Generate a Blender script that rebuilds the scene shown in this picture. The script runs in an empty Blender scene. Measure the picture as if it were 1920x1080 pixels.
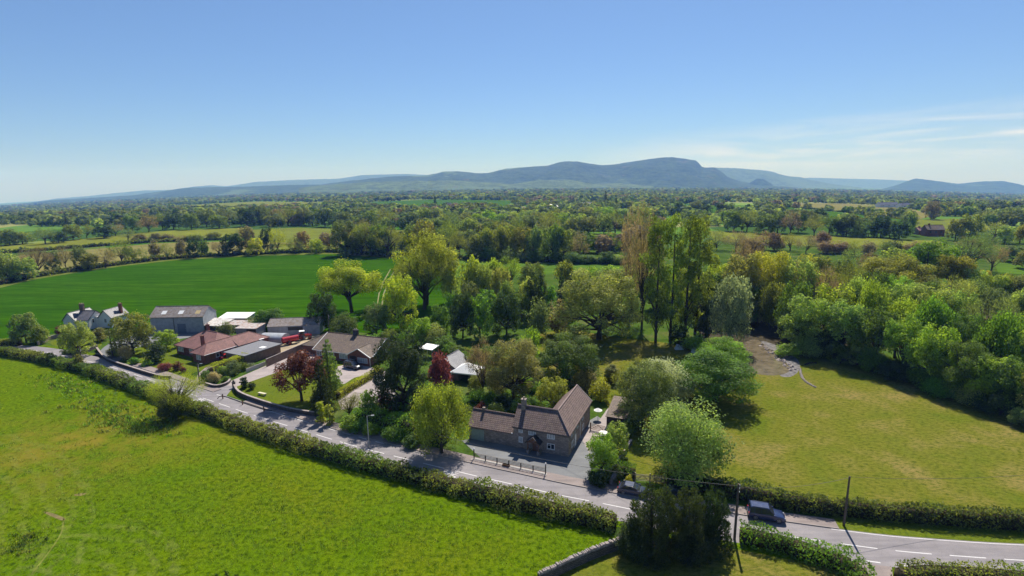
import bpy, bmesh, math, random
import numpy as np
from mathutils import Matrix, Vector
from mathutils.geometry import tessellate_polygon
R = math.radians
scene = bpy.context.scene
COL = scene.collection

# ------------------------------------------------------------ camera
F = 1000.0                      # focal length in pixels of the 1920 px wide photograph
CH = 45.0                       # flying height of the camera
PITCH = math.atan(195 / F)
ROLL = R(0.65)
cP, sP, cR, sR = math.cos(PITCH), math.sin(PITCH), math.cos(ROLL), math.sin(ROLL)
cam_d = bpy.data.cameras.new("camera")
cam = bpy.data.objects.new("camera", cam_d)
COL.objects.link(cam)
cam_d.sensor_width = 36.0
cam_d.lens = 36.0 * F / 1920
cam_d.clip_start = 0.5
cam_d.clip_end = 60000
cam.matrix_world = Matrix(((cR, sR, 0, 0), (-sR * sP, cR * sP, -cP, 0), (-sR * cP, cR * cP, sP, CH), (0, 0, 0, 1)))
scene.camera = cam

# ------------------------------------------------------------ light
SUN_EL, SUN_AZ = R(52), R(15)   # azimuth from +Y (straight ahead) towards +X
world = bpy.data.worlds.new("World")
scene.world = world
world.use_nodes = True
wn = world.node_tree
for n in list(wn.nodes): wn.nodes.remove(n)
wo = wn.nodes.new("ShaderNodeOutputWorld")
bg = wn.nodes.new("ShaderNodeBackground")
sky = wn.nodes.new("ShaderNodeTexSky")
sky.sky_type = 'NISHITA'
sky.sun_disc = False
sky.sun_elevation = SUN_EL
sky.sun_rotation = SUN_AZ
sky.air_density = 1.0
sky.dust_density = 0.1
sky.ozone_density = 3.0
sky.altitude = 100
bg.inputs[1].default_value = 0.074
# thin high cloud low in the right-hand sky
tc = wn.nodes.new("ShaderNodeTexCoord")
sx = wn.nodes.new("ShaderNodeSeparateXYZ")
wn.links.new(tc.outputs['Generated'], sx.inputs[0])
def wmath(op, a, b=None, clamp=False):
    m = wn.nodes.new("ShaderNodeMath"); m.operation = op; m.use_clamp = clamp
    for i, v in enumerate((a, b)):
        if v is None: continue
        if isinstance(v, (int, float)): m.inputs[i].default_value = v
        else: wn.links.new(v, m.inputs[i])
    return m.outputs[0]
mp = wn.nodes.new("ShaderNodeMapping"); mp.inputs['Scale'].default_value = (3.2, 3.2, 34)
mp.inputs['Rotation'].default_value = (0, R(-1.5), 0)
wn.links.new(tc.outputs['Generated'], mp.inputs[0])
nz = wn.nodes.new("ShaderNodeTexNoise"); nz.inputs['Scale'].default_value = 1.3
nz.inputs['Detail'].default_value = 5; nz.inputs['Roughness'].default_value = 0.55; nz.inputs['Distortion'].default_value = 0.6
wn.links.new(mp.outputs[0], nz.inputs['Vector'])
band = wmath('SUBTRACT', 1.0, wmath('MULTIPLY', wmath('ABSOLUTE', wmath('SUBTRACT', sx.outputs[2], wmath('ADD', 0.026, wmath('MULTIPLY', sx.outputs[0], 0.055)))), 21), True)
side = wmath('MULTIPLY', wmath('SUBTRACT', sx.outputs[0], 0.12), 3.2, True)
noi = wmath('MULTIPLY', wmath('SUBTRACT', nz.outputs[0], 0.40), 5.0, True)
cl = wmath('MULTIPLY', wmath('MULTIPLY', band, side), wmath('ADD', 0.12, wmath('MULTIPLY', noi, 0.88)))
mx = wn.nodes.new("ShaderNodeMix"); mx.data_type = 'RGBA'
wn.links.new(wmath('MULTIPLY', cl, 0.85), mx.inputs[0])
tr = wn.nodes.new("ShaderNodeValToRGB"); wn.links.new(wmath('MULTIPLY', sx.outputs[2], 2.0, True), tr.inputs[0])
tr.color_ramp.elements[0].position = 0.0; tr.color_ramp.elements[0].color = (0.60, 0.74, 1.05, 1)
tr.color_ramp.elements[1].position = 1.0; tr.color_ramp.elements[1].color = (0.93, 1.0, 1.1, 1)
tm = wn.nodes.new("ShaderNodeMix"); tm.data_type = 'RGBA'; tm.blend_type = 'MULTIPLY'; tm.inputs[0].default_value = 1.0
wn.links.new(sky.outputs[0], tm.inputs[6]); wn.links.new(tr.outputs[0], tm.inputs[7])
wn.links.new(tm.outputs[2], mx.inputs[6])
mx.inputs[7].default_value = (9.3, 9.4, 9.8, 1)
wn.links.new(mx.outputs[2], bg.inputs[0])
wn.links.new(bg.outputs[0], wo.inputs[0])
sun_d = bpy.data.lights.new("sun", 'SUN')
sun_d.energy = 5.0
sun_d.angle = R(0.5)
sun_d.color = (1.0, 0.955, 0.88)
sun = bpy.data.objects.new("sun", sun_d)
COL.objects.link(sun)
sd = Vector((math.sin(SUN_AZ) * math.cos(SUN_EL), math.cos(SUN_AZ) * math.cos(SUN_EL), math.sin(SUN_EL)))
sun.rotation_euler = sd.to_track_quat('Z', 'Y').to_euler()
sun.location = (40, 150, 200)
scene.view_settings.view_transform = 'Standard'
scene.view_settings.look = 'None'
scene.view_settings.exposure = 0.45
scene.view_settings.gamma = 1
cy = scene.cycles
cy.max_bounces = 6; cy.diffuse_bounces = 3; cy.glossy_bounces = 2; cy.transmission_bounces = 3
cy.volume_bounces = 1; cy.transparent_max_bounces = 6

# ------------------------------------------------------------ helpers
def zf(x, y):                   # the plain is flat round the village and falls away to both sides far off
    t = min(1.0, max(0.0, (y - 430) / 1300.0)); t = t * t * (3 - 2 * t)
    return -0.0239 * y * min(1.0, (x / y) ** 2) * t if y > 430 else 0.0
def zfn(x, y):
    t = np.clip((y - 430) / 1300.0, 0, 1); t = t * t * (3 - 2 * t)
    return -0.0239 * y * np.minimum(1.0, (x / y) ** 2) * t
def ray(px, py):
    u = (px - 960) / F; v = (540 - py) / F
    a, b = u * cR + v * sR, -u * sR + v * cR
    return a, cP + b * sP, -sP + b * cP
def at(px, py, z=0.0):          # a point of the photograph to the point of the ground it shows
    d = ray(px, py)
    zz = z
    for _ in range(12):
        if d[2] > -1e-4: return Vector((d[0] * 9000, d[1] * 9000, zf(d[0] * 9000, d[1] * 9000) + z))
        t = (zz - CH) / d[2]
        x, y = d[0] * t, d[1] * t
        nzv = z + zf(x, y)
        if y < 430: zz = z; break
        zz = 0.5 * zz + 0.5 * nzv
    t = (zz - CH) / d[2]
    x, y = d[0] * t, d[1] * t
    return Vector((x, y, zf(x, y) + z))
def on_ray(px, py, depth):
    d = ray(px, py); t = depth / d[1]
    return Vector((d[0] * t, depth, CH + d[2] * t))
def pj(x, y, z):
    z -= CH
    dep = y * cP - z * sP; b = (y * sP + z * cP) / dep; a = x / dep
    return 960 + F * (a * cR - b * sR), 540 - F * (a * sR + b * cR)
def height(p, ty):              # how high a thing standing at p is when its top shows at pixel row ty
    lo, hi = 0.0, 90.0
    for _ in range(30):
        m = (lo + hi) / 2
        if pj(p.x, p.y, p.z + m)[1] > ty: lo = m
        else: hi = m
    return lo
def scale_at(p):                # metres per photo pixel
    return (p.y * cP - (p.z - CH) * sP) / F

def tag(o, label=None, cat=None, group=None, kind=None):
    if label: o['label'] = label
    if cat: o['category'] = cat
    if group: o['group'] = group
    if kind: o['kind'] = kind
    return o
def empty(name, loc=(0, 0, 0), rz=0.0, label=None, cat=None, group=None):
    o = bpy.data.objects.new(name, None)
    COL.objects.link(o); o.location = loc; o.rotation_euler = (0, 0, rz); o.empty_display_size = 0.3
    return tag(o, label, cat, group)
def link(name, me, parent=None):
    o = bpy.data.objects.new(name, me); COL.objects.link(o); o.parent = parent
    return o
def copy_tree(o, parent=None):
    c = o.copy(); COL.objects.link(c); c.parent = parent
    for ch in list(o.children): copy_tree(ch, c)
    return c

class MB:                       # collects faces, links them as ONE mesh
    def __init__(s): s.v = []; s.f = []
    def poly(s, pts):
        n = len(s.v); s.v += [tuple(p) for p in pts]; s.f.append(tuple(range(n, n + len(pts)))); return s
    def prism(s, bottom, top):
        n = len(bottom); a = len(s.v); s.v += [tuple(p) for p in bottom] + [tuple(p) for p in top]
        s.f.append(tuple(reversed(range(a, a + n)))); s.f.append(tuple(range(a + n, a + 2 * n)))
        for i in range(n):
            j = (i + 1) % n; s.f.append((a + i, a + j, a + n + j, a + n + i))
        return s
    def box(s, x0, x1, y0, y1, z0, z1):
        b = [(x0, y0), (x1, y0), (x1, y1), (x0, y1)]
        return s.prism([(x, y, z0) for x, y in b], [(x, y, z1) for x, y in b])
    def slab(s, pts, t):        # a roof plane: polygon with thickness below it
        return s.prism([(p[0], p[1], p[2] - t) for p in pts], pts)
    def tube(s, p0, p1, r0, r1=None, n=6, cap=True):
        r1 = r0 if r1 is None else r1
        p0, p1 = Vector(p0), Vector(p1); d = (p1 - p0)
        if d.length < 1e-6: return s
        d.normalize(); a = d.orthogonal().normalized(); b = d.cross(a)
        k = len(s.v)
        for p, r in ((p0, r0), (p1, r1)):
            for i in range(n):
                t = 2 * math.pi * i / n; s.v.append(tuple(p + a * (math.cos(t) * r) + b * (math.sin(t) * r)))
        for i in range(n):
            j = (i + 1) % n; s.f.append((k + i, k + j, k + n + j, k + n + i))
        if cap: s.f.append(tuple(reversed(range(k, k + n)))); s.f.append(tuple(range(k + n, k + 2 * n)))
        return s
    def path(s, pts, r, n=5):
        for a, b in zip(pts, pts[1:]): s.tube(a, b, r, r, n)
        return s
    def ball(s, c, r, nu=8, nv=5):
        k = len(s.v); rr = r if isinstance(r, tuple) else (r, r, r)
        for j in range(1, nv):
            ph = math.pi * j / nv
            for i in range(nu):
                t = 2 * math.pi * i / nu
                s.v.append((c[0] + rr[0] * math.sin(ph) * math.cos(t), c[1] + rr[1] * math.sin(ph) * math.sin(t), c[2] + rr[2] * math.cos(ph)))
        s.v.append((c[0], c[1], c[2] + rr[2])); s.v.append((c[0], c[1], c[2] - rr[2]))
        T, B = len(s.v) - 2, len(s.v) - 1
        for i in range(nu):
            q = (i + 1) % nu
            s.f.append((T, k + i, k + q)); s.f.append((B, k + (nv - 2) * nu + q, k + (nv - 2) * nu + i))
            for j in range(nv - 2): s.f.append((k + j * nu + i, k + (j + 1) * nu + i, k + (j + 1) * nu + q, k + j * nu + q))
        return s
    def build(s, name, mat, parent=None, bevel=0, smooth=False, uv=True):
        me = bpy.data.meshes.new(name); me.from_pydata(s.v, [], s.f)
        if bevel or smooth:
            bm = bmesh.new(); bm.from_mesh(me)
            if bevel: bmesh.ops.bevel(bm, geom=bm.edges[:] + bm.verts[:], offset=bevel, segments=2, affect='EDGES', profile=0.5)
            if smooth:
                for f in bm.faces: f.smooth = True
            bm.to_mesh(me); bm.free()
        me.update()
        if uv:
            L = me.uv_layers.new(name="UVMap")
            for p in me.polygons:
                n = p.normal
                t = Vector((-n.y, n.x, 0)) if abs(n.z) < 0.995 else Vector((1, 0, 0))
                t.normalize(); b = n.cross(t)
                for li in p.loop_indices:
                    c = me.vertices[me.loops[li].vertex_index].co
                    L.data[li].uv = (c.dot(t), c.dot(b))
        me.materials.append(mat)
        return link(name, me, parent)

# ------------------------------------------------------------ materials
MATS = {}
def mat_new(name):
    m = bpy.data.materials.new(name); m.use_nodes = True
    nt = m.node_tree; b = nt.nodes['Principled BSDF']; MATS[name] = m
    return m, nt, b
def nd(nt, typ, inp={}, **kw):
    n = nt.nodes.new(typ)
    for k, v in kw.items(): setattr(n, k, v)
    for k, v in inp.items():
        s = n.inputs[k]
        if hasattr(v, 'is_output') and v.is_output: nt.links.new(v, s)
        else: s.default_value = v
    return n
def c4(c): return (c[0], c[1], c[2], 1.0)
def ramp(nt, fac, stops):
    r = nt.nodes.new('ShaderNodeValToRGB'); nt.links.new(fac, r.inputs[0])
    e = r.color_ramp.elements
    while len(e) < len(stops): e.new(0.5)
    for k, (p, c) in enumerate(stops): e[k].position = p; e[k].color = c4(c)
    return r.outputs[0]
def mixc(nt, fac, a, b, mode='MIX'):
    m = nt.nodes.new('ShaderNodeMix'); m.data_type = 'RGBA'; m.blend_type = mode
    for s, v in ((0, fac), (6, a), (7, b)):
        if hasattr(v, 'is_output'): nt.links.new(v, m.inputs[s])
        elif isinstance(v, (int, float)): m.inputs[s].default_value = v
        else: m.inputs[s].default_value = c4(v)
    return m.outputs[2]
def mth(nt, op, a, b=None, clamp=False):
    m = nt.nodes.new('ShaderNodeMath'); m.operation = op; m.use_clamp = clamp
    for i, v in enumerate((a, b)):
        if v is None: continue
        if hasattr(v, 'is_output'): nt.links.new(v, m.inputs[i])
        else: m.inputs[i].default_value = v
    return m.outputs[0]
def noise(nt, vec, scale, detail=4, rough=0.55, dist=0.0):
    n = nd(nt, 'ShaderNodeTexNoise', {'Scale': scale, 'Detail': detail, 'Roughness': rough, 'Distortion': dist})
    if vec is not None: nt.links.new(vec, n.inputs['Vector'])
    return n.outputs[0]
def stretch(nt, vec, sc, rot=(0, 0, 0)):
    m = nd(nt, 'ShaderNodeMapping', {'Scale': sc, 'Rotation': rot}); nt.links.new(vec, m.inputs[0]); return m.outputs[0]
def bump(nt, b, h, strength, dist=0.1):
    n = nd(nt, 'ShaderNodeBump', {'Strength': strength, 'Distance': dist}); nt.links.new(h, n.inputs['Height'])
    nt.links.new(n.outputs[0], b.inputs['Normal'])
def plain(name, col, rough=0.6, spec=0.5, metal=0.0, var=0.12, nscale=3.0, bmp=0.0):
    m, nt, b = mat_new(name)
    co = nd(nt, 'ShaderNodeTexCoord').outputs['Object']
    n = noise(nt, co, nscale)
    nt.links.new(ramp(nt, n, [(0.3, tuple(c * (1 - var) for c in col)), (0.7, tuple(c * (1 + var) for c in col))]), b.inputs['Base Color'])
    b.inputs['Roughness'].default_value = rough; b.inputs['Metallic'].default_value = metal
    b.inputs['Specular IOR Level'].default_value = spec
    if bmp: bump(nt, b, n, bmp)
    return m
def grass(name, cols, patch=0.05, tuft=1.2, bmp=0.6, streak=None, extra=None):
    """cols: dark, mid, light, dry"""
    m, nt, b = mat_new(name)
    co = nd(nt, 'ShaderNodeTexCoord').outputs['Object']
    v = co if streak is None else stretch(nt, co, streak[0], (0, 0, streak[1]))
    n1 = noise(nt, co, patch, 5, 0.6, 0.4); n2 = noise(nt, v, tuft, 6, 0.65); n3 = noise(nt, v, tuft * 4.1, 3, 0.7)
    base = ramp(nt, n1, [(0.32, cols[1]), (0.5, cols[2]), (0.68, cols[3])])
    d = ramp(nt, n2, [(0.34, (0, 0, 0)), (0.56, (1, 1, 1))])
    c = mixc(nt, d, cols[0], base)
    c = mixc(nt, 0.75, c, ramp(nt, n3, [(0.25, (0.5, 0.5, 0.5)), (0.75, (1.35, 1.35, 1.3))]), 'MULTIPLY')
    if extra: c = extra(nt, co, c, n2)
    nt.links.new(c, b.inputs['Base Color'])
    b.inputs['Roughness'].default_value = 1.0; b.inputs['Specular IOR Level'].default_value = 0.0
    bump(nt, b, mth(nt, 'ADD', n2, mth(nt, 'MULTIPLY', n3, 0.5)), bmp, 0.25)
    return m

def leafmat(name, objcol=True):
    m, nt, b = mat_new(name)
    nt.nodes.remove(b); out = nt.nodes['Material Output']
    a = nd(nt, 'ShaderNodeAttribute', attribute_name='v')
    if objcol: col = nd(nt, 'ShaderNodeObjectInfo').outputs['Color']
    else: col = nd(nt, 'ShaderNodeAttribute', attribute_name='col').outputs['Color']
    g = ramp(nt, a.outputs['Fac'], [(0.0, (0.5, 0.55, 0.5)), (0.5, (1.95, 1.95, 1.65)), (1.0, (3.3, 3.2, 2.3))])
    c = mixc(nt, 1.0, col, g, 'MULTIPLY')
    d = nd(nt, 'ShaderNodeBsdfDiffuse', {'Color': c, 'Roughness': 0.5})
    t = nd(nt, 'ShaderNodeBsdfTranslucent', {'Color': mixc(nt, 1.0, c, (1.35, 1.3, 0.75), 'MULTIPLY')})
    s = nd(nt, 'ShaderNodeMixShader', {0: 0.48}); nt.links.new(d.outputs[0], s.inputs[1]); nt.links.new(t.outputs[0], s.inputs[2])
    gl = nd(nt, 'ShaderNodeBsdfGlossy', {'Color': (1, 1, 1, 1), 'Roughness': 0.6})
    s2 = nd(nt, 'ShaderNodeMixShader', {0: 0.012}); nt.links.new(s.outputs[0], s2.inputs[1]); nt.links.new(gl.outputs[0], s2.inputs[2])
    nt.links.new(s2.outputs[0], out.inputs['Surface'])
    return m
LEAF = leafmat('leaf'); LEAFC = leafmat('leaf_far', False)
BARK = plain('bark', (0.075, 0.06, 0.045), 0.9, 0.1, var=0.35, nscale=4)
BARKL = plain('bark_light', (0.22, 0.2, 0.16), 0.9, 0.1, var=0.35, nscale=4)

def tiles(name, c1, c2, mortar, w=0.3, h=0.33, moss=None, rough=0.75):
    m, nt, b = mat_new(name)
    uv = nd(nt, 'ShaderNodeTexCoord').outputs['UV']
    ob = nd(nt, 'ShaderNodeTexCoord').outputs['Object']
    br = nd(nt, 'ShaderNodeTexBrick', {'Scale': 1.0, 'Color1': c4(c1), 'Color2': c4(c2), 'Mortar': c4(mortar), 'Mortar Size': 0.035, 'Mortar Smooth': 0.3, 'Bias': 0.0, 'Brick Width': w, 'Row Height': h})
    nt.links.new(uv, br.inputs['Vector'])
    n = noise(nt, ob, 0.7, 5, 0.65)
    c = mixc(nt, 0.8, br.outputs[0], ramp(nt, n, [(0.3, (0.65, 0.65, 0.65)), (0.7, (1.3, 1.28, 1.25))]), 'MULTIPLY')
    if moss: c = mixc(nt, ramp(nt, noise(nt, ob, 1.7, 6, 0.7), [(0.52, (0, 0, 0)), (0.68, (1, 1, 1))]), c, moss)
    nt.links.new(c, b.inputs['Base Color']); b.inputs['Roughness'].default_value = rough
    sep = nd(nt, 'ShaderNodeSeparateXYZ'); nt.links.new(uv, sep.inputs[0])
    saw = mth(nt, 'FRACT', mth(nt, 'DIVIDE', sep.outputs[1], h))
    bump(nt, b, mth(nt, 'ADD', mth(nt, 'MULTIPLY', saw, -1.0), mth(nt, 'MULTIPLY', br.outputs[1], -0.4)), 0.7, 0.08)
    return m
# ------------------------------------------------------------ ground materials
def pasture_extra(nt, co, c, n2):
    # arcs of flattened, paler grass left by wheels round the bottom of the pasture, and rough dry patches
    s = nd(nt, 'ShaderNodeSeparateXYZ'); nt.links.new(co, s.inputs[0])
    def arcs(cx, cy, r0, r1, w, strength, c):
        dx = mth(nt, 'SUBTRACT', s.outputs[0], cx); dy = mth(nt, 'SUBTRACT', s.outputs[1], cy)
        r = mth(nt, 'SQRT', mth(nt, 'ADD', mth(nt, 'MULTIPLY', dx, dx), mth(nt, 'MULTIPLY', dy, dy)))
        rn = mth(nt, 'ADD', r, mth(nt, 'MULTIPLY', noise(nt, co, 0.12, 4), 5.0))
        band = mth(nt, 'MULTIPLY', mth(nt, 'GREATER_THAN', r, r0), mth(nt, 'LESS_THAN', r, r1))
        line = mth(nt, 'LESS_THAN', mth(nt, 'ABSOLUTE', mth(nt, 'SUBTRACT', mth(nt, 'FRACT', mth(nt, 'DIVIDE', rn, w)), 0.5)), 0.2)
        br = ramp(nt, noise(nt, co, 0.5, 5, 0.7), [(0.42, (0, 0, 0)), (0.6, (1, 1, 1))])
        band = mth(nt, 'MULTIPLY', band, mth(nt, 'GREATER_THAN', mth(nt, 'ADD', dx, mth(nt, 'MULTIPLY', dy, 0.4)), 1.0))
        f = mth(nt, 'MULTIPLY', mth(nt, 'MULTIPLY', band, line), mth(nt, 'MULTIPLY', br, strength))
        return mixc(nt, f, c, (0.2, 0.21, 0.06))
    dx = mth(nt, 'SUBTRACT', s.outputs[0], -78); dy = mth(nt, 'SUBTRACT', s.outputs[1], 90)
    rr = mth(nt, 'SQRT', mth(nt, 'ADD', mth(nt, 'MULTIPLY', dx, dx), mth(nt, 'MULTIPLY', mth(nt, 'MULTIPLY', dy, dy), 1.6)))
    zone = mth(nt, 'SUBTRACT', 1.15, mth(nt, 'DIVIDE', rr, 27), True)
    c = mixc(nt, mth(nt, 'MULTIPLY', zone, ramp(nt, noise(nt, co, 0.16, 5, 0.7), [(0.38, (0, 0, 0)), (0.6, (1, 1, 1))])), c, (0.19, 0.16, 0.02))
    c = arcs(-57, 46, 8, 21, 2.1, 0.3, c)
    c = arcs(-120, 20, 60, 78, 2.3, 0.3, c)
    return c
G_PAST = grass('grass_pasture', [(0.032, 0.066, 0.002), (0.085, 0.165, 0.003), (0.12, 0.185, 0.004), (0.155, 0.18, 0.007)], 0.035, 1.5, 0.8, extra=pasture_extra)
G_MOWN = grass('grass_mown', [(0.072, 0.095, 0.008), (0.115, 0.15, 0.014), (0.165, 0.162, 0.024), (0.25, 0.195, 0.065)], 0.09, 1.7, 0.45, streak=((0.7, 1.2, 1), R(25)))
G_LAWN = grass('grass_lawn', [(0.0680, 0.1024, 0.0100), (0.1040, 0.1408, 0.0125), (0.1280, 0.1600, 0.0150), (0.1520, 0.1600, 0.0250)], 0.12, 2.0, 0.25)
def crop_extra(nt, co, c, n2):
    s = nd(nt, 'ShaderNodeSeparateXYZ'); nt.links.new(stretch(nt, co, (1, 1, 1), (0, 0, R(6))), s.inputs[0])
    f = mth(nt, 'FRACT', mth(nt, 'DIVIDE', s.outputs[1], 24))
    tram = mth(nt, 'ADD', mth(nt, 'LESS_THAN', mth(nt, 'ABSOLUTE', mth(nt, 'SUBTRACT', f, 0.45)), 0.014), mth(nt, 'LESS_THAN', mth(nt, 'ABSOLUTE', mth(nt, 'SUBTRACT', f, 0.53)), 0.014))
    c = mixc(nt, mth(nt, 'MULTIPLY', tram, 0.45), c, (0.02, 0.04, 0.004))
    band = ramp(nt, noise(nt, stretch(nt, co, (0.1, 1.4, 1), (0, 0, R(6))), 0.16, 3), [(0.35, (0.75, 0.8, 0.8)), (0.65, (1.35, 1.2, 1.1))])
    return mixc(nt, 0.8, c, band, 'MULTIPLY')
G_CROP = grass('crop_green', [(0.018, 0.06, 0.001), (0.027, 0.09, 0.001), (0.033, 0.102, 0.001), (0.044, 0.116, 0.002)], 0.02, 0.5, 0.35, streak=((0.12, 1.6, 1), R(6)), extra=crop_extra)
def fieldmat(name, c, k=0.35):
    return grass(name, [tuple(v * (1 - k * 0.6) for v in c), tuple(v * (1 - k * 0.4) for v in c), c, tuple(v * (1 + k * 0.4) for v in c)], 0.012, 0.12, 0.2, streak=((0.2, 1, 1), R(-8)))
F_TAN = fieldmat('field_tan', (0.2041, 0.1872, 0.0634)); F_YEL = fieldmat('field_yellow_green', (0.1733, 0.1914, 0.0290))
F_OLV = fieldmat('field_olive', (0.1525, 0.1782, 0.0317)); F_GRN = fieldmat('field_green', (0.0536, 0.1200, 0.0096)); F_LGT = fieldmat('field_light_green', (0.0882, 0.1620, 0.0192))

def mk_ground():
    m, nt, b = mat_new('ground')
    co = nd(nt, 'ShaderNodeTexCoord').outputs['Object']
    vz = nd(nt, 'ShaderNodeTexVoronoi', {'Scale': 0.0042, 'Randomness': 0.9}); 
    dist = nd(nt, 'ShaderNodeVectorMath', operation='ADD')
    nt.links.new(stretch(nt, co, (0.8, 1.1, 1)), dist.inputs[0])
    nn = nd(nt, 'ShaderNodeTexNoise', {'Scale': 0.004, 'Detail': 2}); nt.links.new(co, nn.inputs['Vector'])
    sc = nd(nt, 'ShaderNodeVectorMath', operation='SCALE'); nt.links.new(nn.outputs['Color'], sc.inputs[0]); sc.inputs['Scale'].default_value = 90
    nt.links.new(sc.outputs[0], dist.inputs[1]); nt.links.new(dist.outputs[0], vz.inputs['Vector'])
    sep = nd(nt, 'ShaderNodeSeparateColor'); nt.links.new(vz.outputs['Color'], sep.inputs[0])
    fc = ramp(nt, sep.outputs[0], [(0.0, (0.05, 0.10, 0.02)), (0.2, (0.10, 0.19, 0.03)), (0.4, (0.17, 0.25, 0.05)), (0.6, (0.24, 0.25, 0.09)), (0.75, (0.06, 0.16, 0.015)), (0.9, (0.2, 0.24, 0.06)), (1.0, (0.28, 0.25, 0.13))])
    nt.nodes[-1].color_ramp.interpolation = 'CONSTANT'
    s = nd(nt, 'ShaderNodeSeparateXYZ'); nt.links.new(co, s.inputs[0])
    far = mth(nt, 'MULTIPLY', mth(nt, 'SUBTRACT', s.outputs[1], 380), 0.01, True)
    n1 = noise(nt, co, 0.12, 5, 0.65); n2 = noise(nt, co, 1.3, 5, 0.7)
    near = ramp(nt, n1, [(0.35, (0.035, 0.06, 0.012)), (0.5, (0.06, 0.11, 0.015)), (0.65, (0.10, 0.12, 0.035))])
    c = mixc(nt, far, near, fc)
    c = mixc(nt, 0.8, c, ramp(nt, n2, [(0.3, (0.6, 0.6, 0.6)), (0.7, (1.3, 1.3, 1.3))]), 'MULTIPLY')
    nt.links.new(c, b.inputs['Base Color']); b.inputs['Roughness'].default_value = 1.0; b.inputs['Specular IOR Level'].default_value = 0.0
    bump(nt, b, n2, 0.4, 0.2)
    return m
GROUND = mk_ground()
def asphalt(name, col, var=0.12):
    m, nt, b = mat_new(name)
    co = nd(nt, 'ShaderNodeTexCoord').outputs['Object']
    n1 = noise(nt, co, 0.25, 5, 0.6); n2 = noise(nt, co, 9.0, 2, 0.8); n3 = noise(nt, stretch(nt, co, (0.15, 1.3, 1), (0, 0, R(16))), 0.8, 3)
    c = ramp(nt, n1, [(0.3, tuple(v * (1 - var) for v in col)), (0.7, tuple(v * (1 + var) for v in col))])
    c = mixc(nt, 0.6, c, ramp(nt, n2, [(0.2, (0.75, 0.75, 0.75)), (0.8, (1.2, 1.2, 1.2))]), 'MULTIPLY')
    c = mixc(nt, 0.75, c, ramp(nt, n3, [(0.3, (0.76, 0.76, 0.77)), (0.7, (1.15, 1.14, 1.12))]), 'MULTIPLY')
    vz = nd(nt, 'ShaderNodeTexVoronoi', {'Scale': 0.11, 'Randomness': 1.0}); nt.links.new(stretch(nt, co, (0.5, 1.6, 1), (0, 0, R(16))), vz.inputs['Vector'])
    c = mixc(nt, 0.55, c, ramp(nt, nd(nt, 'ShaderNodeSeparateColor', {0: vz.outputs['Color']}).outputs[0], [(0.0, (0.8, 0.8, 0.82)), (0.3, (1, 1, 1)), (1.0, (1.08, 1.06, 1.05))]), 'MULTIPLY')
    cr = nd(nt, 'ShaderNodeTexVoronoi', {'Scale': 0.8, 'Randomness': 1.0}, feature='DISTANCE_TO_EDGE'); nt.links.new(co, cr.inputs['Vector'])
    c = mixc(nt, mth(nt, 'MULTIPLY', mth(nt, 'LESS_THAN', cr.outputs[0], 0.02), 0.12), c, (0.07, 0.065, 0.065))
    nt.links.new(c, b.inputs['Base Color']); b.inputs['Roughness'].default_value = 0.8; b.inputs['Specular IOR Level'].default_value = 0.3
    bump(nt, b, n2, 0.15, 0.02)
    return m
ROAD = asphalt('asphalt', (0.235, 0.215, 0.225)); PAVE = asphalt('pavement_asphalt', (0.25, 0.205, 0.195)); YARD = asphalt('yard_tarmac', (0.17, 0.175, 0.185))
GRAVEL = asphalt('gravel_pink', (0.34, 0.29, 0.28)); DIRT = asphalt('yard_dirt', (0.36, 0.29, 0.19), 0.25); KERB = plain('kerb_stone', (0.3, 0.26, 0.24), 0.85)
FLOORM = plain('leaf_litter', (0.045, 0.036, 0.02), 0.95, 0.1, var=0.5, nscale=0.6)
WHITE = plain('white_paint', (0.78, 0.76, 0.75), 0.6, 0.4, var=0.06, nscale=6)
ROADW = plain('road_paint', (0.62, 0.6, 0.6), 0.7, 0.2, var=0.14, nscale=5)

# ------------------------------------------------------------ ground sheet out to the horizon
def ground():
    ys = [-400, -100, 20, 60, 100, 150, 200, 260, 330, 390, 430]
    y = 430
    while y < 15400: y *= 1.045; ys.append(y)
    us = np.linspace(-1.05, 1.05, 121)
    V = []
    for y in ys:
        w = max(y, 600)
        for u in us: V.append((u * w, y, zf(u * w, y)))
    n = len(us); Fc = []
    for j in range(len(ys) - 1):
        for i in range(n - 1): Fc.append((j * n + i, j * n + i + 1, (j + 1) * n + i + 1, (j + 1) * n + i))
    me = bpy.data.meshes.new('ground'); me.from_pydata(V, [], Fc); me.update()
    for p in me.polygons: p.use_smooth = True
    me.materials.append(GROUND)
    tag(link('ground', me), kind='structure')
ground()

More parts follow.
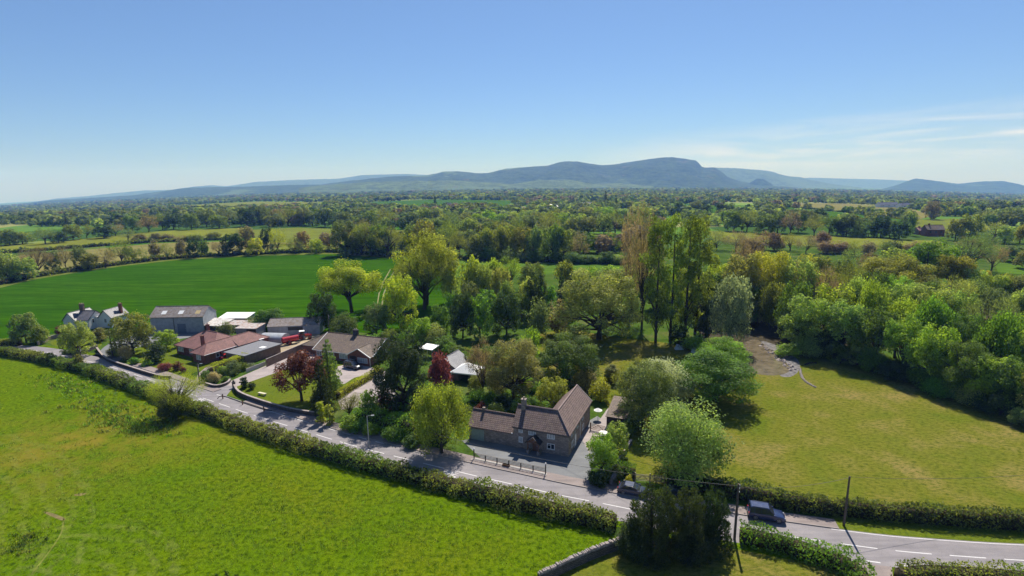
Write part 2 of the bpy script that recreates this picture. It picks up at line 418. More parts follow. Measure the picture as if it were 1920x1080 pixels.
def smooth_loop(P, k=4):
    out = []; n = len(P)
    for i in range(n):
        a, b, c, d = P[i - 1], P[i], P[(i + 1) % n], P[(i + 2) % n]
        for q in range(k):
            t = q / k
            out.append(tuple(0.5 * ((2 * b[j]) + (-a[j] + c[j]) * t + (2 * a[j] - 5 * b[j] + 4 * c[j] - d[j]) * t * t + (-a[j] + 3 * b[j] - 3 * c[j] + d[j]) * t ** 3) for j in range(2)))
    return out
FIELDS_PX = []
def sheet(name, pxs, mat, z=0.004, smooth=True, kind='structure', far=False):
    P = [at(*p) for p in pxs]
    P = [(p.x, p.y) for p in P]
    if smooth: P = smooth_loop(P)
    rnd = random.Random(len(name) + int(P[0][0]))
    tris = tessellate_polygon([[Vector((x, y, 0)) for x, y in P]])
    bm = bmesh.new(); vs = [bm.verts.new((x, y, 0)) for x, y in P]
    for t in tris:
        try: bm.faces.new([vs[i] for i in t])
        except ValueError: pass
    if far:
        for _ in range(6):
            es = [e for e in bm.edges if e.calc_length() > 0.07 * max(200, (e.verts[0].co.y + e.verts[1].co.y) / 2)]
            if not es: break
            bmesh.ops.subdivide_edges(bm, edges=es, cuts=1)
            bmesh.ops.triangulate(bm, faces=[f for f in bm.faces if len(f.verts) > 4])
        FIELDS_PX.append(pxs)
    for v in bm.verts: v.co.z = zf(v.co.x, v.co.y) + z + (0.0003 * v.co.y if far else 0)
    bmesh.ops.recalc_face_normals(bm, faces=bm.faces)
    for f in bm.faces:
        if f.normal.z < 0: f.normal_flip()
    me = bpy.data.meshes.new(name); bm.to_mesh(me); bm.free(); me.materials.append(mat)
    return tag(link(name, me), kind=kind)

PAST = [(-700, 640), (0, 658), (90, 668), (170, 690), (260, 725), (340, 765), (420, 795), (560, 838), (700, 888), (850, 928), (1000, 966), (1150, 1000), (1165, 1018), (1090, 1050), (1005, 1085), (900, 1400), (-1500, 1400)]
sheet('pasture', PAST, G_PAST, 0.004, smooth=False)
sheet('garden_grass', [(1160, 1012), (1400, 1025), (1530, 1050), (1640, 1085), (1700, 1400), (880, 1400), (1000, 1085)], G_MOWN, 0.006, smooth=False)
sheet('verge', [(1570, 1068), (1600, 1058), (1690, 1068), (1800, 1085), (2100, 1110), (2100, 1500), (1700, 1500)], G_LAWN, 0.005, smooth=False)
sheet('paddock', [(985, 640), (1060, 618), (1150, 632), (1230, 640), (1290, 652), (1330, 668), (1400, 665), (1480, 655), (1560, 665), (1650, 690), (1750, 725), (1850, 755), (1960, 790), (2200, 840), (2200, 1020), (1920, 1005), (1600, 968), (1300, 922), (1210, 900), (1160, 880), (1140, 840), (1150, 790), (1120, 740), (1050, 720), (990, 700)], G_MOWN, 0.004)
sheet('crop_field', [(-300, 570), (-80, 552), (0, 536), (60, 522), (130, 511), (230, 497), (330, 486), (480, 478), (630, 474), (700, 478), (750, 484), (860, 487), (850, 540), (830, 600), (705, 625), (590, 620), (500, 630), (380, 620), (250, 612), (200, 618), (130, 622), (50, 632), (0, 634), (-300, 655)], G_CROP, 0.004, smooth=False)
MARG = fieldmat('field_margin', (0.13, 0.155, 0.03))
sheet('field_margin', [(0, 533), (60, 519), (130, 508), (230, 494), (330, 483), (480, 475), (630, 471), (745, 481), (744, 485), (630, 476.5), (480, 480), (330, 488), (230, 499), (130, 513.5), (60, 525), (0, 540)], MARG, 0.012, smooth=False)
for dx in (0, 9): sheet('farm_track', [(733 + dx, 505), (722 + dx, 525), (712 + dx, 550), (708 + dx, 575), (706 + dx * .9, 575), (709.6 + dx, 550), (719.6 + dx, 525), (731 + dx, 505)], plain('track_earth_%d' % dx, (0.2, 0.19, 0.09), 0.95, 0.1, var=0.3), 0.013, smooth=False)
sheet('cottage_yard', [(866, 826), (905, 862), (960, 876), (1026, 892), (1100, 908), (1108, 880), (1118, 850), (1150, 800), (1120, 780), (1085, 800), (1000, 800)], YARD, 0.006, smooth=False)
sheet('garden_lawn', [(225, 668), (262, 652), (330, 648), (372, 668), (402, 690), (365, 698), (348, 712), (318, 700), (262, 690)], G_LAWN, 0.006)
sheet('garden_lawn', [(96, 640), (170, 622), (196, 628), (192, 640), (182, 652), (120, 652)], G_LAWN, 0.006)
sheet('garden_lawn', [(408, 732), (470, 700), (530, 668), (575, 655), (615, 660), (705, 672), (712, 688), (640, 738), (600, 768), (560, 766), (510, 766), (430, 742)], G_LAWN, 0.006, smooth=False)
sheet('driveway', [(412, 722), (438, 712), (500, 685), (535, 668), (562, 652), (600, 652), (612, 668), (600, 684), (560, 684), (480, 712), (446, 724), (424, 736)], GRAVEL, 0.010, smooth=False)
sheet('driveway', [(630, 690), (660, 684), (700, 690), (690, 702), (665, 708), (640, 720)], GRAVEL, 0.010)
sheet('driveway', [(630, 742), (700, 700), (725, 695), (745, 715), (740, 745), (690, 762), (640, 768)], GRAVEL, 0.011, smooth=False)
sheet('driveway', [(362, 722), (372, 700), (392, 684), (400, 690), (384, 712), (392, 728)], PAVE, 0.012, smooth=False)
sheet('farm_yard', [(470, 640), (540, 622), (600, 625), (600, 640), (575, 650), (540, 664), (505, 680), (490, 665)], DIRT, 0.008, smooth=False)
sheet('farm_track', [(176, 668), (196, 650), (218, 636), (250, 630), (300, 624), (380, 620), (380, 630), (300, 640), (245, 655), (218, 682)], YARD, 0.012, smooth=False)
sheet('garden_path', [(1085, 812), (1118, 796), (1140, 765), (1150, 768), (1136, 800), (1105, 850)], GRAVEL, 0.013, smooth=False)
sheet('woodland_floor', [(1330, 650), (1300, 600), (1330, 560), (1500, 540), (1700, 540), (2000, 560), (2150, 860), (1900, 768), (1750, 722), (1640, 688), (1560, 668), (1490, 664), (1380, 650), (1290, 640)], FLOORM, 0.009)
MUD = plain('bare_mud', (0.17, 0.135, 0.06), 0.95, 0.1, 0.0, 0.35, 2.0)
sheet('mud_patch', [(82, 959), (100, 963), (122, 972), (116, 976), (96, 968), (84, 962)], MUD, 0.012)
sheet('mud_patch', [(138, 928), (150, 925), (162, 925), (154, 929), (144, 930)], MUD, 0.012)
sheet('worn_path', [(118, 974), (121, 975), (116, 1000), (97, 1030), (64, 1072), (62, 1071), (94, 1030), (113, 1000)], plain('worn_grass', (0.15, 0.165, 0.03), 0.95, 0.1, var=0.35, nscale=1.5), 0.012)
WATER = None
def mk_water():
    m, nt, b = mat_new('pond_water')
    co = nd(nt, 'ShaderNodeTexCoord').outputs['Object']
    nt.links.new(ramp(nt, noise(nt, co, 0.5, 5), [(0.35, (0.085, 0.065, 0.04)), (0.65, (0.17, 0.135, 0.085))]), b.inputs['Base Color'])
    b.inputs['Roughness'].default_value = 0.22; bump(nt, b, noise(nt, co, 3), 0.05, 0.05)
    return m
sheet('pond_bank', [(1428, 640), (1452, 646), (1490, 668), (1500, 690), (1484, 706), (1462, 704), (1474, 690), (1452, 668), (1430, 652)], plain('bank_gravel', (0.16, 0.15, 0.15), 0.95, 0.1, 0.0, 0.5, 1.2, 0.5), 0.011)
sheet('pond', [(1385, 650), (1415, 636), (1438, 650), (1462, 670), (1482, 690), (1468, 702), (1432, 703), (1396, 694), (1375, 672)], mk_water(), 0.016)
for nm, px, mt in (
    ('field', [(-60, 500), (40, 479), (180, 467), (300, 456), (460, 452), (560, 456), (490, 472), (330, 482), (230, 492), (120, 506), (0, 520)], F_TAN),
    ('field', [(-60, 470), (0, 463), (120, 452), (260, 437), (330, 432), (450, 428), (455, 447), (300, 453), (150, 464), (0, 476), (-60, 484)], F_YEL),
    ('field', [(470, 431), (560, 427), (640, 430), (790, 432), (820, 448), (740, 470), (640, 472), (500, 472), (480, 450)], F_OLV),
    ('field', [(850, 489), (1000, 492), (1150, 496), (1300, 500), (1300, 512), (1150, 512), (1000, 516), (850, 520)], F_LGT),
    ('field', [(1040, 446), (1110, 439), (1200, 440), (1210, 456), (1100, 464), (1040, 462)], F_YEL),
    ('field', [(1325, 433), (1500, 441), (1620, 446), (1760, 452), (1800, 470), (1600, 466), (1340, 452)], F_YEL),
    ('field', [(1440, 381), (1580, 382), (1700, 389), (1750, 404), (1720, 413), (1600, 399), (1460, 386)], F_TAN),
    ('field', [(1455, 388), (1600, 401), (1705, 414), (1700, 424), (1560, 418), (1470, 402)], F_GRN),
    ('field', [(1715, 412), (1830, 410), (1862, 430), (1790, 440), (1715, 430)], F_OLV),
    ('field', [(1862, 482), (2000, 480), (2000, 516), (1872, 514)], F_LGT),
    ('field', [(1228, 386), (1290, 382), (1390, 392), (1392, 405), (1260, 396)], F_GRN),
    ('field', [(1350, 384), (1425, 386), (1430, 400), (1360, 394)], F_LGT),
    ('field', [(690, 379), (800, 375), (960, 376), (960, 386), (800, 393), (690, 391)], F_GRN),
    ('field', [(330, 386), (480, 378), (620, 380), (600, 388), (420, 393), (330, 393)], F_YEL),
    ('field', [(1800, 395), (1960, 396), (1960, 408), (1830, 405)], F_TAN),
    ('field', [(-60, 516), (30, 512), (44, 520), (0, 532), (-60, 545)], F_OLV)):
    sheet(nm, px, mt, 0.03, smooth=False, far=True)

# ------------------------------------------------------------ road
CL = [(-150, 640), (0, 652), (50, 656), (100, 663), (150, 674), (200, 686), (263, 706), (335, 731), (372, 744), (400, 753), (470, 777), (551, 802), (650, 832), (750, 858), (890, 892), (965, 909), (1042, 927), (1114, 941), (1250, 968), (1380, 989), (1461, 1003), (1594, 1022), (1690, 1034), (1800, 1043), (1920, 1051), (2060, 1056), (2300, 1060)]
def resample(P, step):
    P = [Vector((p.x, p.y)) for p in P]; dense = []
    for i in range(len(P) - 1):
        a = P[max(0, i - 1)]; b = P[i]; c = P[i + 1]; d = P[min(len(P) - 1, i + 2)]
        for q in range(16):
            t = q / 16
            dense.append(0.5 * ((2 * b) + (-a + c) * t + (2 * a - 5 * b + 4 * c - d) * t * t + (-a + 3 * b - 3 * c + d) * t ** 3))
    dense.append(P[-1])
    for _ in range(12): dense = [dense[0]] + [(dense[i - 1] + dense[i] * 2 + dense[i + 1]) / 4 for i in range(1, len(dense) - 1)] + [dense[-1]]
    out = [dense[0]]; acc = 0
    for a, b in zip(dense, dense[1:]):
        L = (b - a).length
        if L < 1e-6: continue
        while acc + L >= step:
            t = (step - acc) / L; a = a.lerp(b, t); out.append(a.copy()); L = (b - a).length; acc = 0
            if L < 1e-6: break
        acc += L
    return out
RC = resample([at(*p) for p in CL], 1.0)
def rn(i):
    a = RC[max(0, i - 3)]; b = RC[min(len(RC) - 1, i + 3)]; d = (b - a).normalized()
    return Vector((-d.y, d.x))          # to the far (left-hand) side
def near_idx(px, py):
    p = at(px, py); return min(range(len(RC)), key=lambda i: (RC[i] - Vector((p.x, p.y))).length)
def strip(name, i0, i1, o0, o1, z, mat, step=2, kind='structure', thick=0.0):
    m = MB(); idx = list(range(i0, i1, step)) + [i1]
    o0f = o0 if callable(o0) else (lambda i: o0); o1f = o1 if callable(o1) else (lambda i: o1)
    for a, b in zip(idx, idx[1:]):
        q = [RC[a] + rn(a) * o0f(a), RC[b] + rn(b) * o0f(b), RC[b] + rn(b) * o1f(b), RC[a] + rn(a) * o1f(a)]
        if thick: m.prism([(p.x, p.y, z - thick) for p in q], [(p.x, p.y, z) for p in q])
        else: m.poly([(p.x, p.y, z) for p in q])
    return tag(m.build(name, mat, uv=False), kind=kind)
NR = len(RC) - 1
HW = 3.1
strip('road', 0, NR, -HW - 0.15, HW + 0.1, 0.02, ROAD)
i_a, i_b = near_idx(225, 690), near_idx(372, 744)
i_c, i_d = near_idx(432, 764), near_idx(1583, 1020)
strip('pavement', i_a, i_b, HW + 0.12, HW + 1.9, 0.13, PAVE, thick=0.13)
strip('pavement', i_c, i_d, HW + 0.12, HW + 2.1, 0.13, PAVE, thick=0.13)
strip('kerb', i_a, i_b, HW, HW + 0.115, 0.14, KERB, thick=0.14)
strip('kerb', i_c, i_d, HW, HW + 0.115, 0.14, KERB, thick=0.14)
strip('verge', i_d, NR, HW + 0.1, HW + 4.5, 0.03, G_LAWN)
strip('verge', 0, NR, -HW - 1.5, -HW - 0.15, 0.016, G_PAST)
strip('verge', near_idx(0, 652), near_idx(170, 678), HW + 0.1, HW + 1.4, 0.018, G_PAST)
# paint: broken centre line, edge lines, junction marks
cm = MB()
def mark(m, i0, i1, off, w):
    k = i0
    while k < i1:
        e = min(i1, k + 1)
        def P(s, o):
            a = int(s); t = s - a; b = min(a + 1, NR); p = RC[a].lerp(RC[b], t); return p + rn(a) * o
        q = [P(k, off - w), P(e, off - w), P(e, off + w), P(k, off + w)]
        m.poly([(p.x, p.y, 0.025) for p in q]); k = e
ph = near_idx(1461, 1003)
k = ph % 6 
while k + 4 < NR: mark(cm, k + 1.3, k + 5.3, 0.0, 0.075); k += 6
mark(cm, i_d - 1, NR - 1, HW - 0.15, 0.06)
mark(cm, near_idx(418, 757), near_idx(560, 803), HW - 0.25, 0.06)
for s in range(near_idx(600, 812), near_idx(720, 850), 4): mark(cm, s, s + 2, HW - 0.25, 0.06)
for s in range(near_idx(385, 748), near_idx(420, 760), 3): mark(cm, s, s + 1.4, HW - 0.4, 0.08)
a0 = near_idx(1560, 1030)
for s in range(a0, near_idx(1690, 1040), 3): mark(cm, s, s + 1.6, -HW + 0.35, 0.09)
tag(cm.build('road_markings', ROADW, uv=False), kind='structure')
def slow(px, py):
    cu = bpy.data.curves.new('t', 'FONT'); cu.body = 'SLOW'; cu.size = 1.0; cu.align_x = 'CENTER'; cu.align_y = 'CENTER'; cu.offset = 0.012
    ob = bpy.data.objects.new('t', cu); COL.objects.link(ob)
    bpy.context.view_layer.update()
    me = bpy.data.meshes.new_from_object(ob.evaluated_get(bpy.context.evaluated_depsgraph_get()))
    bpy.data.objects.remove(ob); bpy.data.curves.remove(cu)
    xs = [v.co.x for v in me.vertices]; ysx = [v.co.y for v in me.vertices]
    W = max(xs) - min(xs); H = max(ysx) - min(ysx); cx = (max(xs) + min(xs)) / 2; cyy = (max(ysx) + min(ysx)) / 2
    i = near_idx(px, py); t = Vector((rn(i).y, -rn(i).x)); n = rn(i)       # t along the road to the right
    c = RC[i] - n * 1.55
    for v in me.vertices:
        a = (v.co.x - cx) / W * 2.6; b = (v.co.y - cyy) / H * 2.8
        p = c + n * a - t * b
        v.co = (p.x, p.y, 0.026)
    me.update(); me.materials.append(ROADW)
    for p in me.polygons:
        pass
    return tag(link('road_lettering', me), kind='structure')
slow(848, 884); slow(382, 749)
sheet('side_road', [(1562, 1036), (1692, 1048), (1672, 1062), (1676, 1100), (1690, 1300), (1560, 1300), (1626, 1100), (1612, 1062)], PAVE, 0.017, smooth=False)
sheet('bell_mouth', [(358, 742), (368, 722), (392, 722), (415, 722), (440, 724), (428, 738), (418, 752), (425, 758)], ROAD, 0.018, smooth=False)
sheet('bell_mouth', [(170, 668), (182, 662), (216, 678), (240, 694), (215, 690)], ROAD, 0.018, smooth=False)

# ------------------------------------------------------------ far hills
def hillmat(name, field_amt, dark=(0.028, 0.042, 0.014)):
    m, nt, b = mat_new(name)
    co = nd(nt, 'ShaderNodeTexCoord').outputs['Object']
    n1 = noise(nt, co, 0.0016, 5, 0.6); n2 = noise(nt, co, 0.012, 5, 0.7); n3 = noise(nt, co, 0.05, 3, 0.7)
    wood = ramp(nt, n2, [(0.35, dark), (0.65, tuple(v * 2.6 for v in dark))])
    wood = mixc(nt, 0.7, wood, ramp(nt, n3, [(0.3, (0.6, 0.6, 0.6)), (0.7, (1.5, 1.5, 1.4))]), 'MULTIPLY')
    f = ramp(nt, n1, [(field_amt, (0, 0, 0)), (field_amt + 0.03, (1, 1, 1))])
    n4 = noise(nt, co, 0.004, 4, 0.7); f2 = ramp(nt, n4, [(0.62, (0, 0, 0)), (0.66, (1, 1, 1))])
    c = mixc(nt, f, wood, (0.11, 0.155, 0.06)); c = mixc(nt, mth(nt, 'MULTIPLY', f2, 0.6), c, (0.13, 0.11, 0.07))
    nt.links.new(c, b.inputs['Base Color'])
    b.inputs['Roughness'].default_value = 1; b.inputs['Specular IOR Level'].default_value = 0.05
    bump(nt, b, n2, 1.0, 30)
    return m
def vnoise(seed):
    rs = np.random.RandomState(seed); g = rs.rand(64, 64)
    def f(x, y):
        xi, yi = math.floor(x), math.floor(y); tx, ty = x - xi, y - yi
        tx = tx * tx * (3 - 2 * tx); ty = ty * ty * (3 - 2 * ty)
        a = g[xi % 64, yi % 64]; b = g[(xi + 1) % 64, yi % 64]; c = g[xi % 64, (yi + 1) % 64]; d = g[(xi + 1) % 64, (yi + 1) % 64]
        return (a * (1 - tx) + b * tx) * (1 - ty) + (c * (1 - tx) + d * tx) * ty - 0.5
    return f
def hill(name, prof, D, front, back, mat, rough=0.1, steps=30):
    vn = vnoise(int(D)); xs = np.arange(prof[0][0], prof[-1][0] + 1, 6.0)
    pxs = [p[0] for p in prof]; pys = [p[1] for p in prof]
    V = []; cols = []
    for x in xs:
        yy = np.interp(x, pxs, pys)
        crest = on_ray(x, yy, D); slope = crest.x / crest.y
        base = zf(crest.x, D); H = max(1.0, crest.z - base)
        e = min(1, (x - prof[0][0]) / 60.0, (prof[-1][0] - x) / 60.0)
        row = []
        for k in range(steps + 1):
            if k <= steps * 2 // 3:
                t = k / (steps * 2 // 3); d = D - front * (1 - t); s = t * t * (3 - 2 * t) * 0.6 + t * 0.4
            else:
                t = (k - steps * 2 // 3) / (steps - steps * 2 // 3); d = D + back * t; s = 1 - t * t * (3 - 2 * t)
            X = slope * d; zb = zf(X, d)
            n = vn(X / 350.0, d / 500.0) * 1.2 + vn(X / 130.0, d / 260.0) * 0.9 + vn(X / 60, d / 90) * 0.35
            z = zb - 8 + (H + 8) * s + n * H * rough * 4 * s * (1 - s)
            if s > 0.93: z += vn(X / 45.0, d / 45.0) * 6
            row.append((X, d, z))
        V += row
    n = steps + 1; Fc = []
    for i in range(len(xs) - 1):
        for k in range(steps): Fc.append((i * n + k, (i + 1) * n + k, (i + 1) * n + k + 1, i * n + k + 1))
    me = bpy.data.meshes.new(name); me.from_pydata(V, [], Fc); me.update()
    for p in me.polygons: p.use_smooth = True
    me.materials.append(mat)
    return tag(link(name, me), kind='structure')
HM1 = hillmat('hill_wooded', 0.6); HM2 = hillmat('hill_mixed', 0.56, (0.05, 0.07, 0.025))
hill('hills', [(-100, 392), (0, 386), (100, 375), (155, 372), (250, 366), (300, 359), (350, 352), (480, 349), (540, 347), (600, 346), (655, 339), (730, 331), (800, 329), (830, 322), (855, 321), (900, 325), (917, 324), (942, 317), (960, 315), (1005, 312), (1027, 311), (1045, 305), (1060, 302.5), (1082, 302.5), (1100, 306), (1130, 310), (1160, 307), (1197, 301), (1235, 296), (1260, 294.5), (1277, 297), (1305, 300.5), (1310, 306), (1317, 314), (1340, 314), (1350, 320), (1365, 332), (1385, 339), (1420, 346), (1500, 352)], 6200, 1500, 1600, HM1, 0.16, 39)
hill('hills', [(560, 352), (620, 346), (700, 341), (760, 340), (850, 338), (920, 343), (960, 345), (1010, 338), (1070, 337), (1110, 345), (1160, 343), (1230, 350)], 4700, 700, 600, HM2, 0.1)
hill('hills', [(1250, 345), (1342, 314), (1385, 315.5), (1440, 320), (1475, 330), (1500, 332), (1520, 337), (1560, 345), (1620, 352)], 8600, 1500, 1200, HM2, 0.12)
hill('hills', [(1395, 350), (1410, 340), (1420, 334), (1432, 336), (1450, 347)], 6000, 300, 300, HM1, 0.1)
hill('hills', [(0, 388), (60, 379), (107, 372), (170, 367), (225, 361), (270, 357), (320, 356), (362, 350), (395, 347), (425, 349), (480, 341), (555, 337), (635, 335), (680, 328), (762, 326), (800, 328), (860, 335), (950, 345)], 11000, 2000, 1500, HM2, 0.1)
hill('hills', [(1440, 345), (1515, 333), (1590, 335), (1640, 336), (1690, 338), (1760, 342), (1850, 350), (1950, 356)], 12000, 2000, 1200, HM2, 0.1)
hill('hills', [(1640, 358), (1682, 347), (1702, 339), (1716, 334.5), (1740, 337), (1797, 344.5), (1845, 340), (1880, 339.5), (1902, 343), (1935, 351), (2000, 362), (2100, 370)], 7200, 1200, 1000, HM1, 0.12)
# ------------------------------------------------------------ trees
RS = np.random.RandomState(7)
def unit(rs, n):
    v = rs.normal(size=(n, 3)); return v / np.linalg.norm(v, axis=1)[:, None]
def quads(P, N, size, asp, rs, T=None):
    n = len(P)
    if T is None: T = np.cross(N, unit(rs, n))
    T = T / np.maximum(np.linalg.norm(T, axis=1), 1e-6)[:, None]
    B = np.cross(N, T); B = B / np.maximum(np.linalg.norm(B, axis=1), 1e-6)[:, None]
    s = size[:, None]
    return np.stack([P - T * s, P + B * s * asp, P + T * s, P - B * s * asp], 1)   # n,4,3
def qmesh(name, Q, v, mats, extra=None, col=None):
    """Q (n,4,3) leaf quads with value v (n); extra = (verts, faces) trunk polygons using material 1"""
    n = len(Q); V = Q.reshape(-1, 3); ev, ef = extra if extra else ([], [])
    nv = len(V) + len(ev); me = bpy.data.meshes.new(name)
    me.vertices.add(nv)
    co = np.concatenate([V, np.array(ev, dtype=float).reshape(-1, 3)]) if len(ev) else V
    me.vertices.foreach_set('co', co.astype(np.float32).ravel())
    nl = 4 * n + sum(len(f) for f in ef)
    li = np.concatenate([np.arange(4 * n), np.array([i + 4 * n for f in ef for i in f], dtype=int)]) if ef else np.arange(4 * n)
    me.loops.add(nl); me.loops.foreach_set('vertex_index', li.astype(np.int32))
    me.polygons.add(n + len(ef))
    ls = list(range(0, 4 * n, 4)); k = 4 * n
    for f in ef: ls.append(k); k += len(f)
    me.polygons.foreach_set('loop_start', np.array(ls, dtype=np.int32))
    if ef: me.polygons.foreach_set('material_index', np.concatenate([np.zeros(n), np.ones(len(ef))]).astype(np.int32))
    me.update(calc_edges=True)
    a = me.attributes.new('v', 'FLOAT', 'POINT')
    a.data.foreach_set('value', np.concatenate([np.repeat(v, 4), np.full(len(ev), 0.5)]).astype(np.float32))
    if col is not None:
        a = me.attributes.new('col', 'FLOAT_COLOR', 'POINT')
        a.data.foreach_set('color', np.concatenate([np.repeat(col, 4, axis=0), np.ones((n * 4, 1))], 1).astype(np.float32).ravel())
    for m in mats: me.materials.append(m)
    return me
LOD = {'x': (22000, 0.0135), 'h': (8500, 0.022), 'm': (2800, 0.037), 'l': (700, 0.072)}
def lobes_for(kind, rs):
    L = []
    def ring(n, a, b, cz, r, rz, k=0.72, zmin=-0.55):
        i = 0
        while i < n:
            d = unit(rs, 1)[0]
            if d[2] < zmin: continue
            q = k * (0.86 + 0.3 * rs.rand()); rr = r * (0.7 + 0.6 * rs.rand())
            L.append((d[0] * a * q, d[1] * a * q, cz + d[2] * b * q, rr, rr * rz)); i += 1
    if kind == 'oak':
        ring(34, 0.47, 0.37, 0.60, 0.125, 0.85, 0.82, -0.5); ring(9, 0.24, 0.2, 0.62, 0.14, 0.9)
    elif kind == 'round':
        for i in range(44):
            z = 0.1 + 0.82 * ((i + rs.rand()) / 44) ** 0.85; rad = 0.43 * max(0.12, 1 - abs((z - 0.42) / 0.6) ** 2.3) ** 0.6; t = i * 2.4 + rs.rand(); q = rad * (0.72 + 0.3 * rs.rand()); rr = 0.105 * (0.7 + 0.7 * rs.rand())
            L.append((math.cos(t) * q, math.sin(t) * q, z, rr, rr * 0.8))
        ring(9, 0.22, 0.3, 0.5, 0.15, 1.0)
    elif kind == 'bush':
        ring(26, 0.47, 0.6, 0.36, 0.16, 1.1, 0.74, -0.4); ring(10, 0.25, 0.3, 0.36, 0.22, 1.0)
    elif kind == 'sparse':
        ring(30, 0.46, 0.42, 0.56, 0.15, 1.1, 0.78, -0.5)
    elif kind == 'layer':
        for z, rad, n in ((0.45, 0.4, 12), (0.62, 0.36, 11), (0.78, 0.25, 8), (0.92, 0.1, 4), (0.3, 0.36, 8)):
            for i in range(n):
                t = 2 * math.pi * (i + rs.rand() * 0.6) / n; q = rad * (0.75 + 0.35 * rs.rand())
                L.append((math.cos(t) * q, math.sin(t) * q, z + 0.05 * rs.randn(), 0.14, 0.075))
            L.append((0, 0, z, rad * 0.7, 0.07))
    elif kind == 'poplar':
        for i in range(46):
            z = 0.14 + 0.82 * (i + rs.rand()) / 46; rad = 0.46 * min(1, (z + 0.12) * 1.9) * min(1, (1.06 - z) * 3.2) ** 0.7
            t = rs.rand() * 6.28; q = rad * (0.35 + 0.6 * rs.rand())
            L.append((math.cos(t) * q, math.sin(t) * q, z, 0.17 * (0.6 + 0.7 * rs.rand()), 0.045))
    elif kind == 'column':
        for i in range(30):
            z = 0.04 + 0.9 * (i + rs.rand()) / 30; rad = 0.42 * min(1, (1.03 - z) * 3) ** 0.6; t = rs.rand() * 6.28; q = rad * 0.65
            L.append((math.cos(t) * q, math.sin(t) * q, z, 0.2, 0.08))
    elif kind == 'birch':
        ring(36, 0.44, 0.44, 0.55, 0.12, 1.3, 0.8, -0.8); ring(8, 0.22, 0.25, 0.55, 0.16, 1.2)
    elif kind == 'yew':
        for i in range(60):
            z = 0.03 + 0.93 * ((i + rs.rand()) / 60); rad = 0.46 * (1.03 - z) ** 0.48 * min(1, 0.75 + z * 1.5); t = i * 2.4 + rs.rand(); q = rad * (0.7 + 0.35 * rs.rand()); rr = 0.085 * (0.6 + 0.8 * rs.rand()) * (1.15 - z * 0.6)
            L.append((math.cos(t) * q, math.sin(t) * q, z, rr, rr * 1.1))
        for z in (0.15, 0.35, 0.55, 0.75): L.append((0, 0, z, 0.3 * (1 - z) ** 0.6, 0.14))
    elif kind == 'cone':
        nt_ = 13
        for k in range(nt_):
            z = 0.06 + 0.9 * k / nt_; rad = 0.5 * (1 - z) ** 0.85 + 0.012; m = max(4, int(11 * (1 - z)) + 2)
            for i in range(m):
                t = 2 * math.pi * (i + rs.rand()) / m; q = rad * (0.82 + 0.3 * rs.rand())
                L.append((math.cos(t), math.sin(t), z, q, 0.02))
    return L
PROTO = {}
